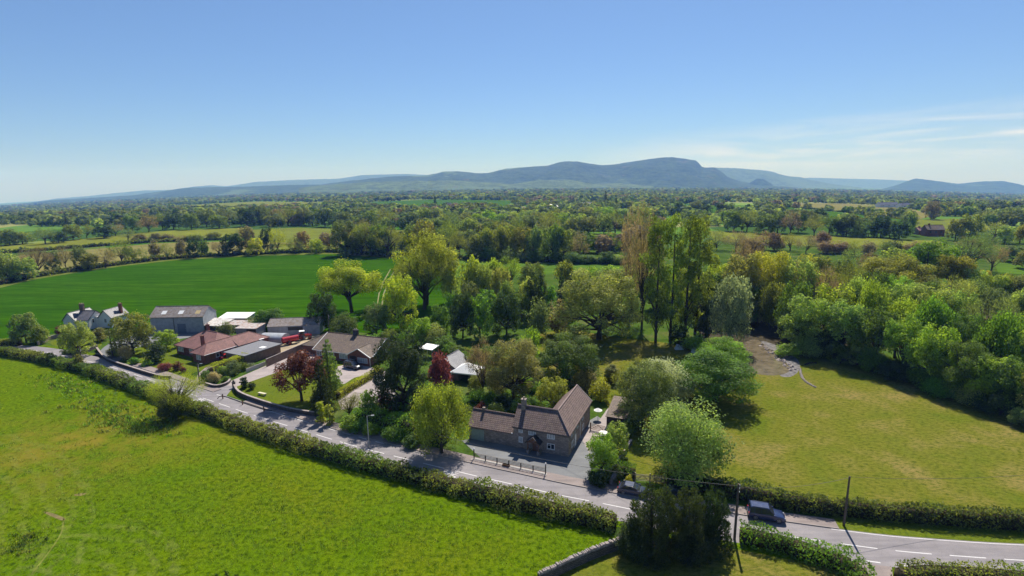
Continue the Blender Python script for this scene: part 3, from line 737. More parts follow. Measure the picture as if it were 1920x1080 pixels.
def proto(kind, lod, var):
    key = (kind, lod, var)
    if key in PROTO: return PROTO[key]
    rs = np.random.RandomState((abs(hash_(kind)) + var * 31) % 100000)
    L = lobes_for(kind, rs); n, s = LOD[lod]
    lv = rs.rand(len(L))
    nleaf = n; aspect = 0.58
    if kind == 'cone':
        w = np.array([l[3] for l in L]) + 0.06; idx = rs.choice(len(L), n, p=w / w.sum())
        A = np.array(L)[idx]; t = rs.rand(n) ** 0.65
        side = rs.randn(n) * 0.05 * (0.4 + A[:, 3] * 2) * (1.15 - t)
        x = A[:, 0] * t * A[:, 3] - A[:, 1] * side; y = A[:, 1] * t * A[:, 3] + A[:, 0] * side
        z = A[:, 2] + 0.05 * t - 0.11 * t * t * (A[:, 3] / 0.5) + rs.randn(n) * 0.008 - np.abs(rs.randn(n)) * 0.02
        P = np.stack([x, y, z], 1); out = np.stack([A[:, 0], A[:, 1], np.full(n, 0.5)], 1)
        N = out * 0.3 + unit(rs, n) * 0.7 + np.array([0, 0, 0.35])
        T = np.stack([A[:, 0], A[:, 1], np.full(n, -0.35)], 1) + unit(rs, n) * 0.5
        T = T - N * (T * N).sum(1)[:, None] / (N * N).sum(1)[:, None]
        N = N / np.linalg.norm(N, axis=1)[:, None]
        v = 0.5 * lv[idx] + 0.5 * rs.rand(n); size = s * 0.95 * (0.6 + 0.7 * rs.rand(n)); aspect = 0.4
    else:
        A = np.array(L); w = A[:, 3] ** 2; idx = rs.choice(len(L), n, p=w / w.sum()); A = A[idx]
        d = unit(rs, n); r = 0.35 + 0.65 * rs.rand(n) ** 0.45; r *= 1 + 0.22 * rs.randn(n) * (rs.rand(n) < 0.35)
        P = A[:, :3] + d * r[:, None] * A[:, [3, 3, 4]]
        N = d * 0.5 + unit(rs, n) * 0.65 + np.array([0, -0.0, 0.75]); T = None
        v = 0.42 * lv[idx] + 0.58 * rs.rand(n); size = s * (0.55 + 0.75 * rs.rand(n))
        if kind == 'sparse':
            # mostly bare: fine twigs with some opening leaves
            T = d + np.array([0, 0, 0.5]) + unit(rs, n) * 0.5; tw = rs.rand(n) < 0.75
            N = np.cross(T, unit(rs, n)); size = np.where(tw, s * 1.7, s * 0.6); aspect = np.where(tw, 0.07, 0.6)[:, None]
            keep = rs.rand(n) < 0.55
            P, N, T, v, size, aspect = P[keep], N[keep], T[keep], v[keep], size[keep], aspect[keep]
        elif kind == 'yew':
            T = d * np.array([1, 1, 0.3]) + np.array([0, 0, 0.9]) + unit(rs, n) * 0.5; N = np.cross(T, unit(rs, n)); aspect = 0.35; size = size * 1.25
        elif kind == 'birch':
            T = np.tile(np.array([0, 0, -1.0]), (n, 1)) + unit(rs, n) * 1.1; P[:, 2] -= rs.rand(n) * 0.09
            N = np.cross(T, unit(rs, n)); aspect = 0.5
        elif kind == 'poplar':
            T = np.tile(np.array([0, 0, 1.0]), (n, 1)) + unit(rs, n) * 0.8; N = np.cross(T, unit(rs, n)); aspect = 0.5
            size = size * np.where(rs.rand(n) < 0.5, 1.0, 0.8)
        N = N / np.maximum(np.linalg.norm(N, axis=1), 1e-6)[:, None]
    k = P[:, 2] > 0.012
    sq = {'poplar': 0.24, 'column': 0.4}.get(kind, 1.0)
    if sq < 1: size = size * 1.6
    Q = quads(P, N, size, aspect, rs, T)
    if sq < 1: Q[:, :, 2] = P[:, None, 2] + (Q[:, :, 2] - P[:, None, 2]) * sq
    Q = Q[k]; v = v[k]
    # trunk and limbs
    m = MB()
    fork = {'oak': 0.3, 'round': 0.25, 'sparse': 0.28, 'birch': 0.3, 'layer': 0.2, 'bush': 0.06, 'yew': 0.8, 'poplar': 0.9, 'cone': 0.93, 'column': 0.6}[kind]
    tr = {'poplar': 0.05, 'column': 0.06, 'cone': 0.045, 'bush': 0.03}.get(kind, 0.033)
    sides = 7 if lod in 'xh' else 4
    bend = [(0, 0, -0.01), (0.012 * rs.randn(), 0.012 * rs.randn(), fork * 0.55), (0.02 * rs.randn(), 0.02 * rs.randn(), fork)]
    top = bend[2]
    if kind in ('poplar', 'cone', 'column', 'yew'):
        m.tube(bend[0], bend[1], tr, tr * 0.6, sides); m.tube(bend[1], bend[2], tr * 0.6, tr * 0.12, sides)
    else:
        m.tube(bend[0], bend[1], tr, tr * 0.8, sides); m.tube(bend[1], bend[2], tr * 0.8, tr * 0.7, sides)
    if kind != 'cone' and lod != 'l':
        nl = {'x': 22, 'h': 16, 'm': 8}[lod]
        if kind == 'sparse': nl = int(nl * 1.4)
        for l in L[:nl]:
            if kind in ('poplar', 'column', 'yew'):
                m.tube((0, 0, max(0.05, l[2] - 0.13)), (l[0], l[1], l[2]), tr * 0.25, tr * 0.08, 4, False); continue
            a = Vector(top) if rs.rand() < 0.7 else Vector(bend[1])
            b = Vector(l[:3]); mid = a.lerp(b, 0.5) + Vector((rs.randn() * 0.02, rs.randn() * 0.02, 0.03 - 0.02 * rs.rand()))
            m.tube(a, mid, tr * 0.5, tr * 0.3, 5 if lod in 'xh' else 3, False); m.tube(mid, b, tr * 0.3, tr * 0.09, 4 if lod in 'xh' else 3, False)
            if lod in 'xh':
                for _ in range(3 if kind == 'sparse' else 1):
                    e = b + Vector(unit(rs, 1)[0]) * 0.09; m.tube(mid.lerp(b, 0.6), e, tr * 0.14, tr * 0.04, 3, False)
    res = {}
    if lod == 'l':
        res['one'] = qmesh(kind + '_tree', Q, v, [LEAF, BARK], (m.v, m.f))
    else:
        res['crown'] = qmesh('crown', Q, v, [LEAF])
        me = bpy.data.meshes.new('trunk'); me.from_pydata(m.v, [], m.f); me.update(); me.materials.append(BARK); res['trunk'] = me
    PROTO[key] = res
    return res
def hash_(s):
    h = 7
    for ch in s: h = (h * 131 + ord(ch)) % 1000003
    return h
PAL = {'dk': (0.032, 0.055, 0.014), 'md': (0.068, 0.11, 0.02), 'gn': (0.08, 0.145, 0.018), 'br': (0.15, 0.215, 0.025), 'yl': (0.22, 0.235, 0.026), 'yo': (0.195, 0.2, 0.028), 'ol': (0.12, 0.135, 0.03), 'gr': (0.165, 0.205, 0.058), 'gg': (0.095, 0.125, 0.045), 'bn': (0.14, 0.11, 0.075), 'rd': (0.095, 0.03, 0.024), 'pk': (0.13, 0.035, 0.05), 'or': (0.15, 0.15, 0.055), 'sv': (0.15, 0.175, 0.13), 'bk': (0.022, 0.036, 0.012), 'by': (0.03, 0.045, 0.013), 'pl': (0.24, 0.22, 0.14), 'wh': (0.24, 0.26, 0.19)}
NAMES = {'oak': 'broadleaf_tree', 'round': 'broadleaf_tree', 'bush': 'shrub', 'sparse': 'bare_tree', 'layer': 'spreading_tree', 'poplar': 'poplar_tree', 'column': 'columnar_tree', 'birch': 'birch_tree', 'cone': 'conifer_tree', 'yew': 'conifer_tree'}
rnd = random.Random(11)
def tree(kind, p, h, w, pal, label, group=None, cat=None, px_w=None, name=None, rot=None):
    if px_w is None: px_w = w / scale_at(p)
    lod = 'x' if px_w > 95 else 'h' if px_w > 52 else 'm' if px_w > 24 else 'l'
    var = rnd.randrange(3 if lod in 'ml' else 2)
    pr = proto(kind, lod, var)
    c = PAL[pal] if isinstance(pal, str) else pal
    j = [1 + rnd.uniform(-0.1, 0.1) for _ in range(3)]
    col = (c[0] * j[0], c[1] * j[1], c[2] * j[2], 1)
    name = name or NAMES[kind]; cat = cat or ('shrub' if kind == 'bush' else 'tree')
    rz = rnd.uniform(0, 6.28) if rot is None else rot
    if lod == 'l':
        o = link(name, pr['one']); o.color = col; tag(o, label, cat, group)
    else:
        o = empty(name, label=label, cat=cat, group=group)
        t = link('trunk', pr['trunk'], o); cr = link('crown', pr['crown'], o); cr.color = col
        if kind == 'bush': t.name = 'stem'
    o.location = (p.x, p.y, p.z - 0.05); o.rotation_euler = (0, 0, rz); o.scale = (w, w, h)
    return o
def T(kind, bx, by, ty, wpx, pal, label, group=None, **kw):
    p = at(bx, by); return tree(kind, p, height(p, ty), wpx * scale_at(p) * 1.04, pal, label, group, **kw)

# --- hand placed trees: kind, base x, base y, top y, width (photo pixels), colour, label
for a in (
    ('round', 50, 643, 584, 46, 'gg', 'dark grey green tree beside the road at the far left edge'),
    ('bush', 74, 643, 608, 38, 'ol', 'olive green bush against the dark tree at the far left'),
    ('round', 120, 630, 609, 26, 'rd', 'small dark purple tree behind the garden wall left of the white house'),
    ('round', 148, 668, 601, 56, 'gr', 'light green small tree on the lawn before the white house'),
    ('bush', 190, 640, 612, 30, 'or', 'orange brown bush in front of the white house'),
    ('round', 250, 664, 584, 76, 'ol', 'large olive tree between the white house and the grey barn'),
    ('round', 312, 655, 618, 44, 'br', 'fresh green small tree in front of the grey barn wall'),
    ('bush', 293, 678, 640, 40, 'by', 'dark clipped round bush on the lawn of the red roofed bungalow'),
    ('bush', 236, 674, 643, 26, 'pl', 'pale cream flowering bush on the corner of the low garden wall'),
    ('bush', 212, 668, 650, 24, 'ol', 'olive bush behind the low wall left of the pale bush'),
    ('bush', 222, 668, 655, 16, 'yl', 'small yellow shrub beside the pale cream bush'),
    ('bush', 254, 682, 668, 20, 'gn', 'low green shrub behind the low garden wall'),
    ('bush', 277, 686, 673, 20, 'br', 'bright green mound behind the low garden wall'),
    ('bush', 309, 694, 678, 26, 'pk', 'pinkish flowering mound in the garden corner'),
    ('bush', 333, 694, 677, 19, 'rd', 'dark red ball shaped shrub on the lawn corner'),
    ('bush', 344, 698, 686, 12, 'rd', 'tiny dark red shrub next to the dark red ball'),
    ('sparse', 336, 778, 700, 92, 'yl', 'thin leaved hedgerow tree leaning over the road edge'),
    ('bush', 330, 786, 728, 58, 'dk', 'dark ivy covered stump under the thin hedgerow tree'),
    ('bush', 150, 690, 662, 20, 'ol', 'tall tuft of hedge growth round the roadside pole'),
    ('round', 507, 618, 577, 56, 'md', 'round green tree behind the long grey shed'),
    ('bush', 474, 616, 594, 42, 'ol', 'lower olive bush left of the round tree behind the sheds'),
    ('bush', 424, 634, 600, 34, 'gg', 'grey brown bushy tree between the farm sheds'),
    ('sparse', 384, 604, 577, 24, 'ol', 'thin bare tree at the right end of the grey barn'),
    ('bush', 386, 716, 693, 22, 'gn', 'green shrub at the mouth of the brick bungalow drive'),
    ('bush', 403, 716, 694, 24, 'pl', 'pale pink shrub on the drive corner bed'),
    ('bush', 418, 702, 684, 20, 'br', 'bright lime green shrub in the sloping bed'),
    ('bush', 436, 702, 676, 32, 'gg', 'grey green bush in the middle of the sloping bed'),
    ('bush', 456, 694, 678, 22, 'ol', 'brownish shrub at the upper end of the sloping bed'),
    ('bush', 470, 690, 680, 22, 'sv', 'silvery low shrub at the end of the bed'),
    ('bush', 424, 714, 704, 16, 'gn', 'small green shrub at the low wall corner'),
    ('column', 458, 728, 706, 15, 'dk', 'dark clipped conical bush at the drive entrance'),
    ('bush', 472, 730, 713, 15, 'by', 'low square clipped bush beside the conical one'),
    ('oak', 566, 752, 659, 84, 'rd', 'copper red maple on the front lawn'),
    ('cone', 606, 772, 666, 58, 'bk', 'dark dense conical conifer in front of the long bungalow'),
    ('cone', 620, 736, 628, 56, 'gg', 'grey green spruce with pointed top before the bungalow roof'),
    ('round', 757, 772, 622, 108, 'bk', 'very dark broad conifer towering over the gravel drive'),
    ('birch', 826, 740, 660, 44, 'pk', 'magenta red cherry tree beside the dark conifer'),
    ('birch', 828, 850, 720, 118, 'br', 'big drooping yellow green birch by the roadside'),
    ('column', 602, 792, 752, 20, 'yl', 'small yellow green conifer on the road bank'),
    ('column', 619, 796, 758, 20, 'yl', 'second small yellow conifer nearer the tall roadside hedge'),
    ('round', 692, 786, 730, 36, 'br', 'slim bright green tree behind the roadside hedge'),
    ('sparse', 655, 782, 738, 52, 'ol', 'twiggy bare shrub in front of the gravel drive'),
    ('round', 722, 770, 735, 32, 'rd', 'dull purple small tree at the edge of the gravel drive'),
    ('sparse', 906, 742, 640, 56, 'bn', 'bare purplish twiggy tree left of the orange green tree'),
    ('round', 963, 748, 630, 104, 'or', 'large orange green spring tree behind the stone cottage'),
    ('birch', 996, 690, 612, 46, 'br', 'bright green drooping tree behind the orange green tree'),
    ('round', 1066, 716, 626, 116, 'md', 'wide dense green tree behind the cottage garden'),
    ('round', 1036, 772, 706, 64, 'yo', 'golden green cone shaped bush behind the cottage roof'),
    ('bush', 902, 776, 752, 26, 'rd', 'small dull red shrub behind the garage roof'),
    ('bush', 928, 780, 752, 34, 'gr', 'variegated pale bush behind the garage roof'),
    ('round', 1062, 724, 674, 42, 'gn', 'fresh green small tree in the cottage back garden'),
    ('bush', 1096, 732, 682, 50, 'or', 'orange flowering bush in the cottage back garden'),
    ('bush', 1126, 752, 706, 40, 'yl', 'yellow green dome bush behind the cottage gable'),
    ('column', 1146, 718, 684, 30, 'ol', 'dark green upright weeping bush right of the orange bush'),
    ('bush', 1108, 720, 700, 26, 'yl', 'small yellow leaved shrub between the orange and green bushes'),
    ('round', 1206, 796, 676, 112, 'gg', 'large blue green tree right of the timber shed'),
    ('bush', 1244, 752, 664, 112, 'wh', 'white flowering tree behind the blue green tree'),
    ('layer', 1338, 752, 660, 150, 'gn', 'wide umbrella shaped tree casting a dark shadow on the paddock'),
    ('bush', 1281, 900, 734, 156, 'gr', 'huge round light green tree beside the field gate'),
    ('round', 1129, 888, 812, 62, 'br', 'round light green tree beside the cottage drive'),
    ('round', 1156, 856, 790, 46, 'gr', 'smaller light green tree behind the round drive tree'),
    ('bush', 1122, 908, 878, 44, 'dk', 'dark bush with yellow flowers at the drive entrance'),
    ('bush', 1152, 904, 872, 30, 'dk', 'dark bush behind the upright grey boulder'),
    ('bush', 1178, 908, 888, 15, 'yl', 'small golden shrub between the boulder and the gate'),
    ('yew', 1222, 1034, 908, 122, 'by', 'broad dark conifer nearest the road beside the stone wall'),
    ('yew', 1288, 1036, 918, 108, 'by', 'middle dark conifer of the roadside clump'),
    ('yew', 1336, 1032, 914, 80, 'bk', 'right dark conifer of the clump beside the utility pole'),
    ('bush', 1190, 1042, 972, 70, 'by', 'low brown green bush at the foot of the broad conifer'),
    ('bush', 1300, 1050, 988, 70, 'by', 'low shaggy bush in front of the middle conifer'),
    ('poplar', 1229, 642, 404, 54, (.085,.115,.022), 'left tall poplar of the group in the middle distance'),
    ('poplar', 1256, 640, 398, 52, (.105,.14,.025), 'second tall poplar with dark trunk in the group'),
    ('poplar', 1284, 636, 400, 54, (.08,.11,.022), 'third tall poplar in the group'),
    ('poplar', 1303, 628, 402, 58, (.11,.145,.026), 'rightmost poplar with the widest sunlit crown'),
    ('sparse', 1203, 618, 390, 66, 'bn', 'tall bare brownish tree left of the poplars'),
    ('sparse', 1182, 600, 400, 48, 'bn', 'reddish bare tree behind the poplar group'),
    ('round', 1122, 636, 500, 156, 'gr', 'great grey green tree with spreading crown on the lawn'),
    ('birch', 1366, 650, 516, 82, 'sv', 'silver leaved willow right of the poplars'),
    ('column', 1317, 646, 570, 24, 'by', 'ivy clad trunk standing between poplars and silver willow'),
    ('round', 1272, 652, 606, 34, 'bk', 'round black green bush under the poplars'),
    ('bush', 1300, 658, 624, 44, 'br', 'light green bush beside the black green bush'),
    ('layer', 1352, 690, 632, 92, 'br', 'bright layered shrub at the pond edge'),
    ('round', 1478, 640, 584, 44, 'gr', 'small pale green tree behind the pond'),
    ('bush', 1478, 668, 642, 46, 'br', 'sunlit low shrub on the pond bank'),
    ('oak', 660, 586, 488, 112, 'yl', 'big golden oak at the edge of the crop field'),
    ('round', 606, 618, 544, 54, 'dk', 'dark green tree left of the golden oak'),
    ('bush', 648, 634, 584, 56, 'md', 'green bush below the golden oak'),
    ('round', 706, 628, 566, 52, 'gg', 'dull grey green round tree right of the golden oak'),
    ('round', 753, 618, 510, 66, 'yl', 'yellow green pointed tree in the garden belt'),
    ('oak', 800, 572, 432, 118, 'yo', 'tallest golden brown oak behind the gardens'),
    ('sparse', 796, 580, 470, 110, 'ol', 'half bare old oak with a thick forked trunk'),
    ('birch', 846, 568, 490, 42, 'gr', 'grey green birch right of the old oak'),
    ('birch', 884, 570, 480, 44, 'yo', 'yellow tipped birch in the birch row'),
    ('birch', 906, 574, 494, 50, 'gr', 'pale birch right of the yellow tipped one'),
    ('birch', 940, 580, 500, 46, 'gr', 'third pale birch near the dark hollies'),
    ('round', 868, 634, 544, 52, 'dk', 'dark green dense tree left of a matching pair'),
    ('round', 900, 634, 552, 50, 'gn', 'glossy green dense tree right of a matching pair'),
    ('round', 950, 628, 546, 56, 'dk', 'very dark domed holly behind the middle gardens'),
    ('round', 1006, 600, 508, 44, 'dk', 'dark round tree above the middle gardens'),
    ('bush', 1012, 632, 552, 42, 'gg', 'grey green shrub with white blossom right of the holly'),
    ('round', 978, 604, 546, 36, 'md', 'mid green round tree behind the holly'),
    ('round', 826, 628, 568, 42, 'gn', 'mid green tree left of the matching dark pair'),
    ('round', 790, 650, 592, 46, 'br', 'light green tree behind the white canvas shelter'),
    ('bush', 812, 648, 604, 52, 'gr', 'pale bush above the white canvas shelter'),
    ('bush', 832, 660, 628, 46, 'gn', 'clipped green bush before the garden hedge'),
    ('cone', 1052, 600, 494, 26, 'bk', 'black green pine standing alone in the tree belt'),
    ('cone', 1072, 596, 498, 28, 'bk', 'second black green pine of the tree belt'),
    ('bush', 1046, 626, 556, 38, 'bn', 'brown shadowy bush below the pines'),
    ('oak', 1676, 560, 478, 116, 'yo', 'broad golden brown oak above the right hand wood'),
    ('oak', 1735, 548, 448, 86, 'gn', 'rich green oak rising behind the golden ones'),
    ('oak', 1780, 556, 476, 68, 'yo', 'golden green oak right of the rich green one'),
    ('round', 1841, 534, 506, 30, 'yl', 'small lime yellow tree at the back of the wood'),
    ('sparse', 1812, 510, 442, 76, 'gg', 'grey green thin tree at the right field edge'),
    ('sparse', 1858, 510, 458, 46, 'bn', 'bare brown tree beside the bright right field'),
    ('round', 1385, 600, 470, 74, 'or', 'pale orange spring tree right of the poplars'),
    ('round', 1434, 600, 464, 96, 'yl', 'big lemon green tree behind the silver willow'),
    ('sparse', 1400, 560, 440, 60, 'bn', 'bare brown tree above the lemon green tree'),
    ('round', 1492, 610, 482, 78, 'gr', 'tall grey green tree left of the right hand wood'),
    ('bush', 1540, 460, 432, 38, 'bn', 'bare domed tree in the field behind the wood')):
    kw = {}
    if a[1] == 1122 and a[2] == 636: kw = {}
    T(*a, **kw)

# --- right-hand wood: rows of trees with their own crowns
WORD = {'dk': 'dark green', 'md': 'mid green', 'gn': 'fresh green', 'br': 'bright green', 'yl': 'yellow green', 'yo': 'golden', 'ol': 'olive', 'gr': 'pale green', 'gg': 'grey green', 'bn': 'bare brown', 'or': 'orange tinted', 'bk': 'blackish', 'sv': 'silvery', 'rd': 'copper', 'pk': 'pink'}
FORM = {'oak': 'oak', 'round': 'tree', 'bush': 'bush', 'sparse': 'thin tree', 'birch': 'drooping birch', 'cone': 'conifer', 'layer': 'spreading tree', 'poplar': 'poplar', 'column': 'columnar tree'}
ORD = ['first', 'second', 'third', 'fourth', 'fifth', 'sixth', 'seventh', 'eighth', 'ninth', 'tenth', 'eleventh', 'twelfth', 'thirteenth', 'fourteenth', 'fifteenth', 'sixteenth', 'seventeenth', 'eighteenth', 'nineteenth', 'twentieth']
def row(pts, n, top, wpx, kinds, pals, place, group, seed, jy=3):
    r = random.Random(seed); L = [0]
    for a, b in zip(pts, pts[1:]): L.append(L[-1] + abs(b[0] - a[0]) + 1e-3)
    for i in range(n):
        s = L[-1] * (i + 0.5 + r.uniform(-0.3, 0.3)) / n
        k = max(j for j in range(len(pts) - 1) if L[j] <= s or j == 0)
        t = (s - L[k]) / (L[k + 1] - L[k]); x = pts[k][0] + (pts[k + 1][0] - pts[k][0]) * t; y = pts[k][1] + (pts[k + 1][1] - pts[k][1]) * t + r.uniform(-jy, jy)
        kd, pl = r.choice(kinds), r.choice(pals); hh = r.uniform(*top); w = r.uniform(*wpx)
        if kd == 'sparse' and r.random() < 0.6: pl = r.choice(['bn', 'gg', 'ol'])
        if i < len(ORD): od = ORD[i]
        lab = f"{WORD[pl]} {FORM[kd]} {place}, {od} from left"
        T(kd, x, y, y - hh, w, pl, lab, group)
G1 = 'trees of the right hand wood'
row([(1490, 655), (1560, 668), (1650, 692), (1760, 730), (1860, 762), (1990, 812)], 9, (95, 125), (74, 98), ['round', 'birch', 'round', 'oak'], ['br', 'gn', 'gr', 'md', 'gr'], 'along the paddock edge of the right hand wood', G1, 3)
row([(1470, 640), (1600, 655), (1750, 690), (1990, 750)], 9, (110, 140), (70, 95), ['round', 'birch', 'round'], ['gn', 'br', 'gr', 'md', 'gg'], 'in the second rank of the right hand wood', G1, 4)
row([(1500, 610), (1650, 620), (1800, 650), (1990, 700)], 9, (85, 115), (58, 82), ['round', 'birch', 'sparse'], ['br', 'gr', 'md', 'yl'], 'in the middle of the right hand wood', G1, 5)
row([(1560, 575), (1700, 590), (1850, 600), (1990, 640)], 9, (60, 85), (48, 70), ['round', 'birch', 'round', 'sparse'], ['gr', 'br', 'gg', 'md'], 'towards the back of the right hand wood', G1, 6)
row([(1400, 600), (1470, 600), (1600, 580)], 6, (70, 100), (50, 70), ['round', 'round', 'sparse'], ['yl', 'gr', 'br', 'ol'], 'at the left end of the right hand wood', G1, 7)
row([(1500, 530), (1620, 530), (1680, 520)], 6, (45, 62), (40, 56), ['round', 'sparse', 'round'], ['yl', 'ol', 'gr'], 'behind the left part of the wood', G1, 8)
row([(1800, 560), (1990, 580)], 5, (50, 62), (48, 62), ['round', 'birch'], ['gr', 'br', 'ol'], 'at the far right back of the wood', G1, 9)
row([(1790, 480), (1870, 478), (1990, 530)], 5, (28, 42), (36, 52), ['sparse', 'round'], ['ol', 'gg'], 'by the bright field at the right edge', G1, 10)
row([(1500, 662), (1570, 676), (1660, 702), (1770, 742), (1870, 776), (1990, 826)], 16, (34, 56), (50, 66), ['bush', 'bush', 'round'], ['md', 'gn', 'dk', 'gr'], 'as undergrowth on the wood edge', G1, 33)
G2 = 'trees of the middle belt behind the gardens'
row([(830, 600), (960, 590), (1050, 580)], 6, (50, 74), (34, 48), ['birch', 'round', 'bush'], ['gr', 'gn', 'gg'], 'in the garden belt behind the hollies', G2, 12)
row([(860, 545), (980, 545), (1100, 548), (1200, 550)], 8, (46, 62), (36, 52), ['birch', 'round', 'sparse'], ['gr', 'ol', 'br'], 'in the belt before the light green strip', G2, 13)
row([(1140, 590), (1230, 580), (1330, 590)], 7, (70, 100), (44, 60), ['round', 'sparse', 'birch'], ['ol', 'or', 'gn', 'br'], 'behind the foot of the poplars', G2, 14)
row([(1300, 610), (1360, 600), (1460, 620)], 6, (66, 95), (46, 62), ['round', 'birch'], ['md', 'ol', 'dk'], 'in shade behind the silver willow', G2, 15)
row([(1330, 560), (1420, 548), (1500, 550)], 5, (56, 80), (50, 66), ['round', 'round'], ['yl', 'or', 'gr'], 'above the silver willow', G2, 16)
row([(690, 650), (760, 655)], 4, (24, 40), (24, 34), ['bush', 'round'], ['gn', 'br', 'ol'], 'behind the long bungalow', G2, 17)
row([(840, 668), (880, 690), (900, 760)], 5, (26, 40), (26, 36), ['bush', 'round'], ['gn', 'md', 'ol'], 'in the shelter garden', G2, 18)
row([(880, 745), (960, 770), (1010, 770)], 5, (22, 34), (30, 40), ['bush'], ['gn', 'dk', 'br'], 'behind the cottage roof', G2, 19)
row([(640, 800), (720, 822), (790, 838)], 6, (22, 34), (30, 42), ['bush'], ['gn', 'br', 'md'], 'on the road bank behind the roadside hedge', G2, 20)
row([(885, 712), (950, 722), (1020, 738)], 7, (20, 36), (26, 38), ['bush', 'round', 'bush'], ['gn', 'md', 'ol', 'br'], 'in the garden between shelter and cottage', G2, 61)
row([(1000, 690), (1060, 668), (1120, 690)], 5, (20, 32), (26, 36), ['bush'], ['gn', 'md', 'gr'], 'around the wide dense green tree', G2, 62)
row([(740, 762), (790, 778), (800, 800)], 4, (20, 32), (26, 36), ['bush'], ['gn', 'dk', 'md'], 'below the very dark broad conifer', G2, 63)
row([(1166, 740), (1200, 720), (1240, 712)], 4, (34, 50), (34, 48), ['bush', 'sparse'], ['ol', 'md'], 'left of the white flowering tree', G2, 21)
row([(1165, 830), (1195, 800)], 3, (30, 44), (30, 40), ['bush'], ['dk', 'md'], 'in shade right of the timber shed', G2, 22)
G3 = 'trees in the hedgerows beyond the crop field'
row([(-20, 530), (40, 526), (80, 512)], 4, (44, 64), (38, 54), ['round', 'sparse', 'bush'], ['gr', 'gn', 'dk'], 'at the left corner of the crop field', G3, 30)
row([(95, 512), (160, 505), (235, 494)], 6, (28, 46), (28, 42), ['sparse', 'round', 'bush'], ['bn', 'gg', 'ol', 'dk'], 'on the left of the crop field hedge', G3, 31)
row([(240, 494), (330, 485), (420, 478)], 8, (18, 42), (18, 30), ['sparse', 'bush', 'round', 'bush'], ['dk', 'ol', 'bn', 'md'], 'in the middle of the crop field hedge', G3, 32)
row([(425, 478), (520, 474), (625, 472)], 9, (26, 52), (24, 44), ['sparse', 'round', 'round'], ['yl', 'ol', 'bn', 'dk'], 'on the right of the crop field hedge', G3, 33)
row([(640, 478), (740, 480)], 6, (52, 70), (46, 62), ['round', 'birch', 'sparse'], ['gg', 'md', 'ol', 'dk'], 'in the domed wood behind the crop field', G3, 34, 2)
row([(760, 470), (850, 480), (880, 484)], 5, (48, 66), (36, 50), ['sparse', 'birch'], ['gg', 'ol'], 'behind the tallest oak', G3, 35)
row([(880, 484), (980, 486), (1090, 490)], 9, (48, 70), (34, 50), ['sparse', 'birch', 'round'], ['gg', 'ol', 'md'], 'in the wood behind the light green strip', G3, 36, 2)
row([(900, 488), (1010, 492), (1180, 496)], 9, (18, 28), (34, 48), ['bush'], ['gg', 'gr', 'md'], 'as low scrub behind the light green strip', G3, 37, 1)
row([(790, 452), (900, 452), (1040, 452)], 9, (40, 54), (34, 46), ['round', 'sparse', 'birch'], ['ol', 'gr', 'gg'], 'in the second line of the middle wood', G3, 38)
row([(1040, 436), (1120, 436), (1200, 440)], 6, (34, 46), (30, 40), ['round', 'round', 'sparse'], ['br', 'ol', 'gr'], 'behind the yellow field left of the poplars', G3, 39)
row([(1060, 468), (1130, 468), (1200, 474)], 5, (18, 32), (22, 34), ['sparse', 'bush'], ['bn', 'dk', 'md'], 'before the yellow field left of the poplars', G3, 40)
row([(1330, 470), (1440, 470), (1560, 476)], 8, (26, 44), (34, 50), ['sparse', 'bush', 'sparse'], ['bn', 'gg', 'ol'], 'in the scrub right of the poplars', G3, 41)
row([(1560, 478), (1660, 478), (1770, 482)], 8, (22, 36), (26, 40), ['sparse', 'bush'], ['bn', 'dk', 'ol'], 'in the scrub hedge before the yellow strip', G3, 42)
row([(1370, 432), (1460, 438), (1560, 441)], 8, (34, 50), (30, 44), ['round', 'round', 'sparse'], ['ol', 'gg', 'dk', 'md'], 'behind the yellow strip on its left', G3, 43)
row([(1560, 441), (1640, 446), (1700, 448)], 7, (28, 42), (26, 38), ['round', 'round', 'cone'], ['dk', 'gg', 'md'], 'left of the brick farmhouse', G3, 44)
row([(1780, 450), (1850, 455), (1990, 460)], 7, (34, 56), (30, 44), ['round', 'sparse', 'birch'], ['gg', 'ol', 'gr'], 'right of the brick farmhouse', G3, 45)
G4 = 'trees in the far hedgerows'
row([(-20, 462), (100, 455), (230, 440)], 9, (22, 32), (28, 40), ['round', 'sparse', 'round'], ['gg', 'ol', 'md', 'dk'], 'behind the far left yellow field', G4, 50)
row([(240, 436), (360, 428), (470, 424)], 9, (24, 36), (28, 40), ['round', 'sparse', 'round'], ['ol', 'gg', 'dk', 'bn'], 'behind the middle of the yellow field', G4, 51)
row([(470, 424), (560, 422), (660, 426)], 9, (28, 38), (30, 42), ['round', 'sparse', 'round'], ['ol', 'bn', 'gg', 'dk'], 'behind the olive field', G4, 52)
row([(680, 424), (780, 424), (880, 426)], 8, (24, 34), (26, 36), ['sparse', 'round'], ['gg', 'ol'], 'in the thin wood right of the olive field', G4, 53)
row([(220, 454), (300, 452), (410, 448)], 7, (12, 24), (22, 34), ['bush', 'sparse'], ['dk', 'ol', 'bn'], 'between the tan and yellow fields', G4, 54)
row([(890, 424), (980, 424), (1060, 422)], 8, (24, 36), (26, 36), ['round', 'birch'], ['gr', 'ol', 'br'], 'behind the middle wood', G4, 55)
row([(1080, 416), (1160, 414), (1220, 414)], 6, (24, 34), (26, 34), ['round'], ['br', 'ol', 'gr'], 'in the bright wood left of the poplars', G4, 56)
row([(1240, 400), (1310, 402), (1380, 408)], 6, (20, 28), (20, 28), ['round', 'oak'], ['gg', 'md', 'dk'], 'in the parkland right of the poplars', G4, 57)
row([(1760, 400), (1850, 402), (1960, 410)], 7, (18, 28), (20, 28), ['round', 'bush'], ['gg', 'dk', 'md'], 'in the far right hedgerows', G4, 58)
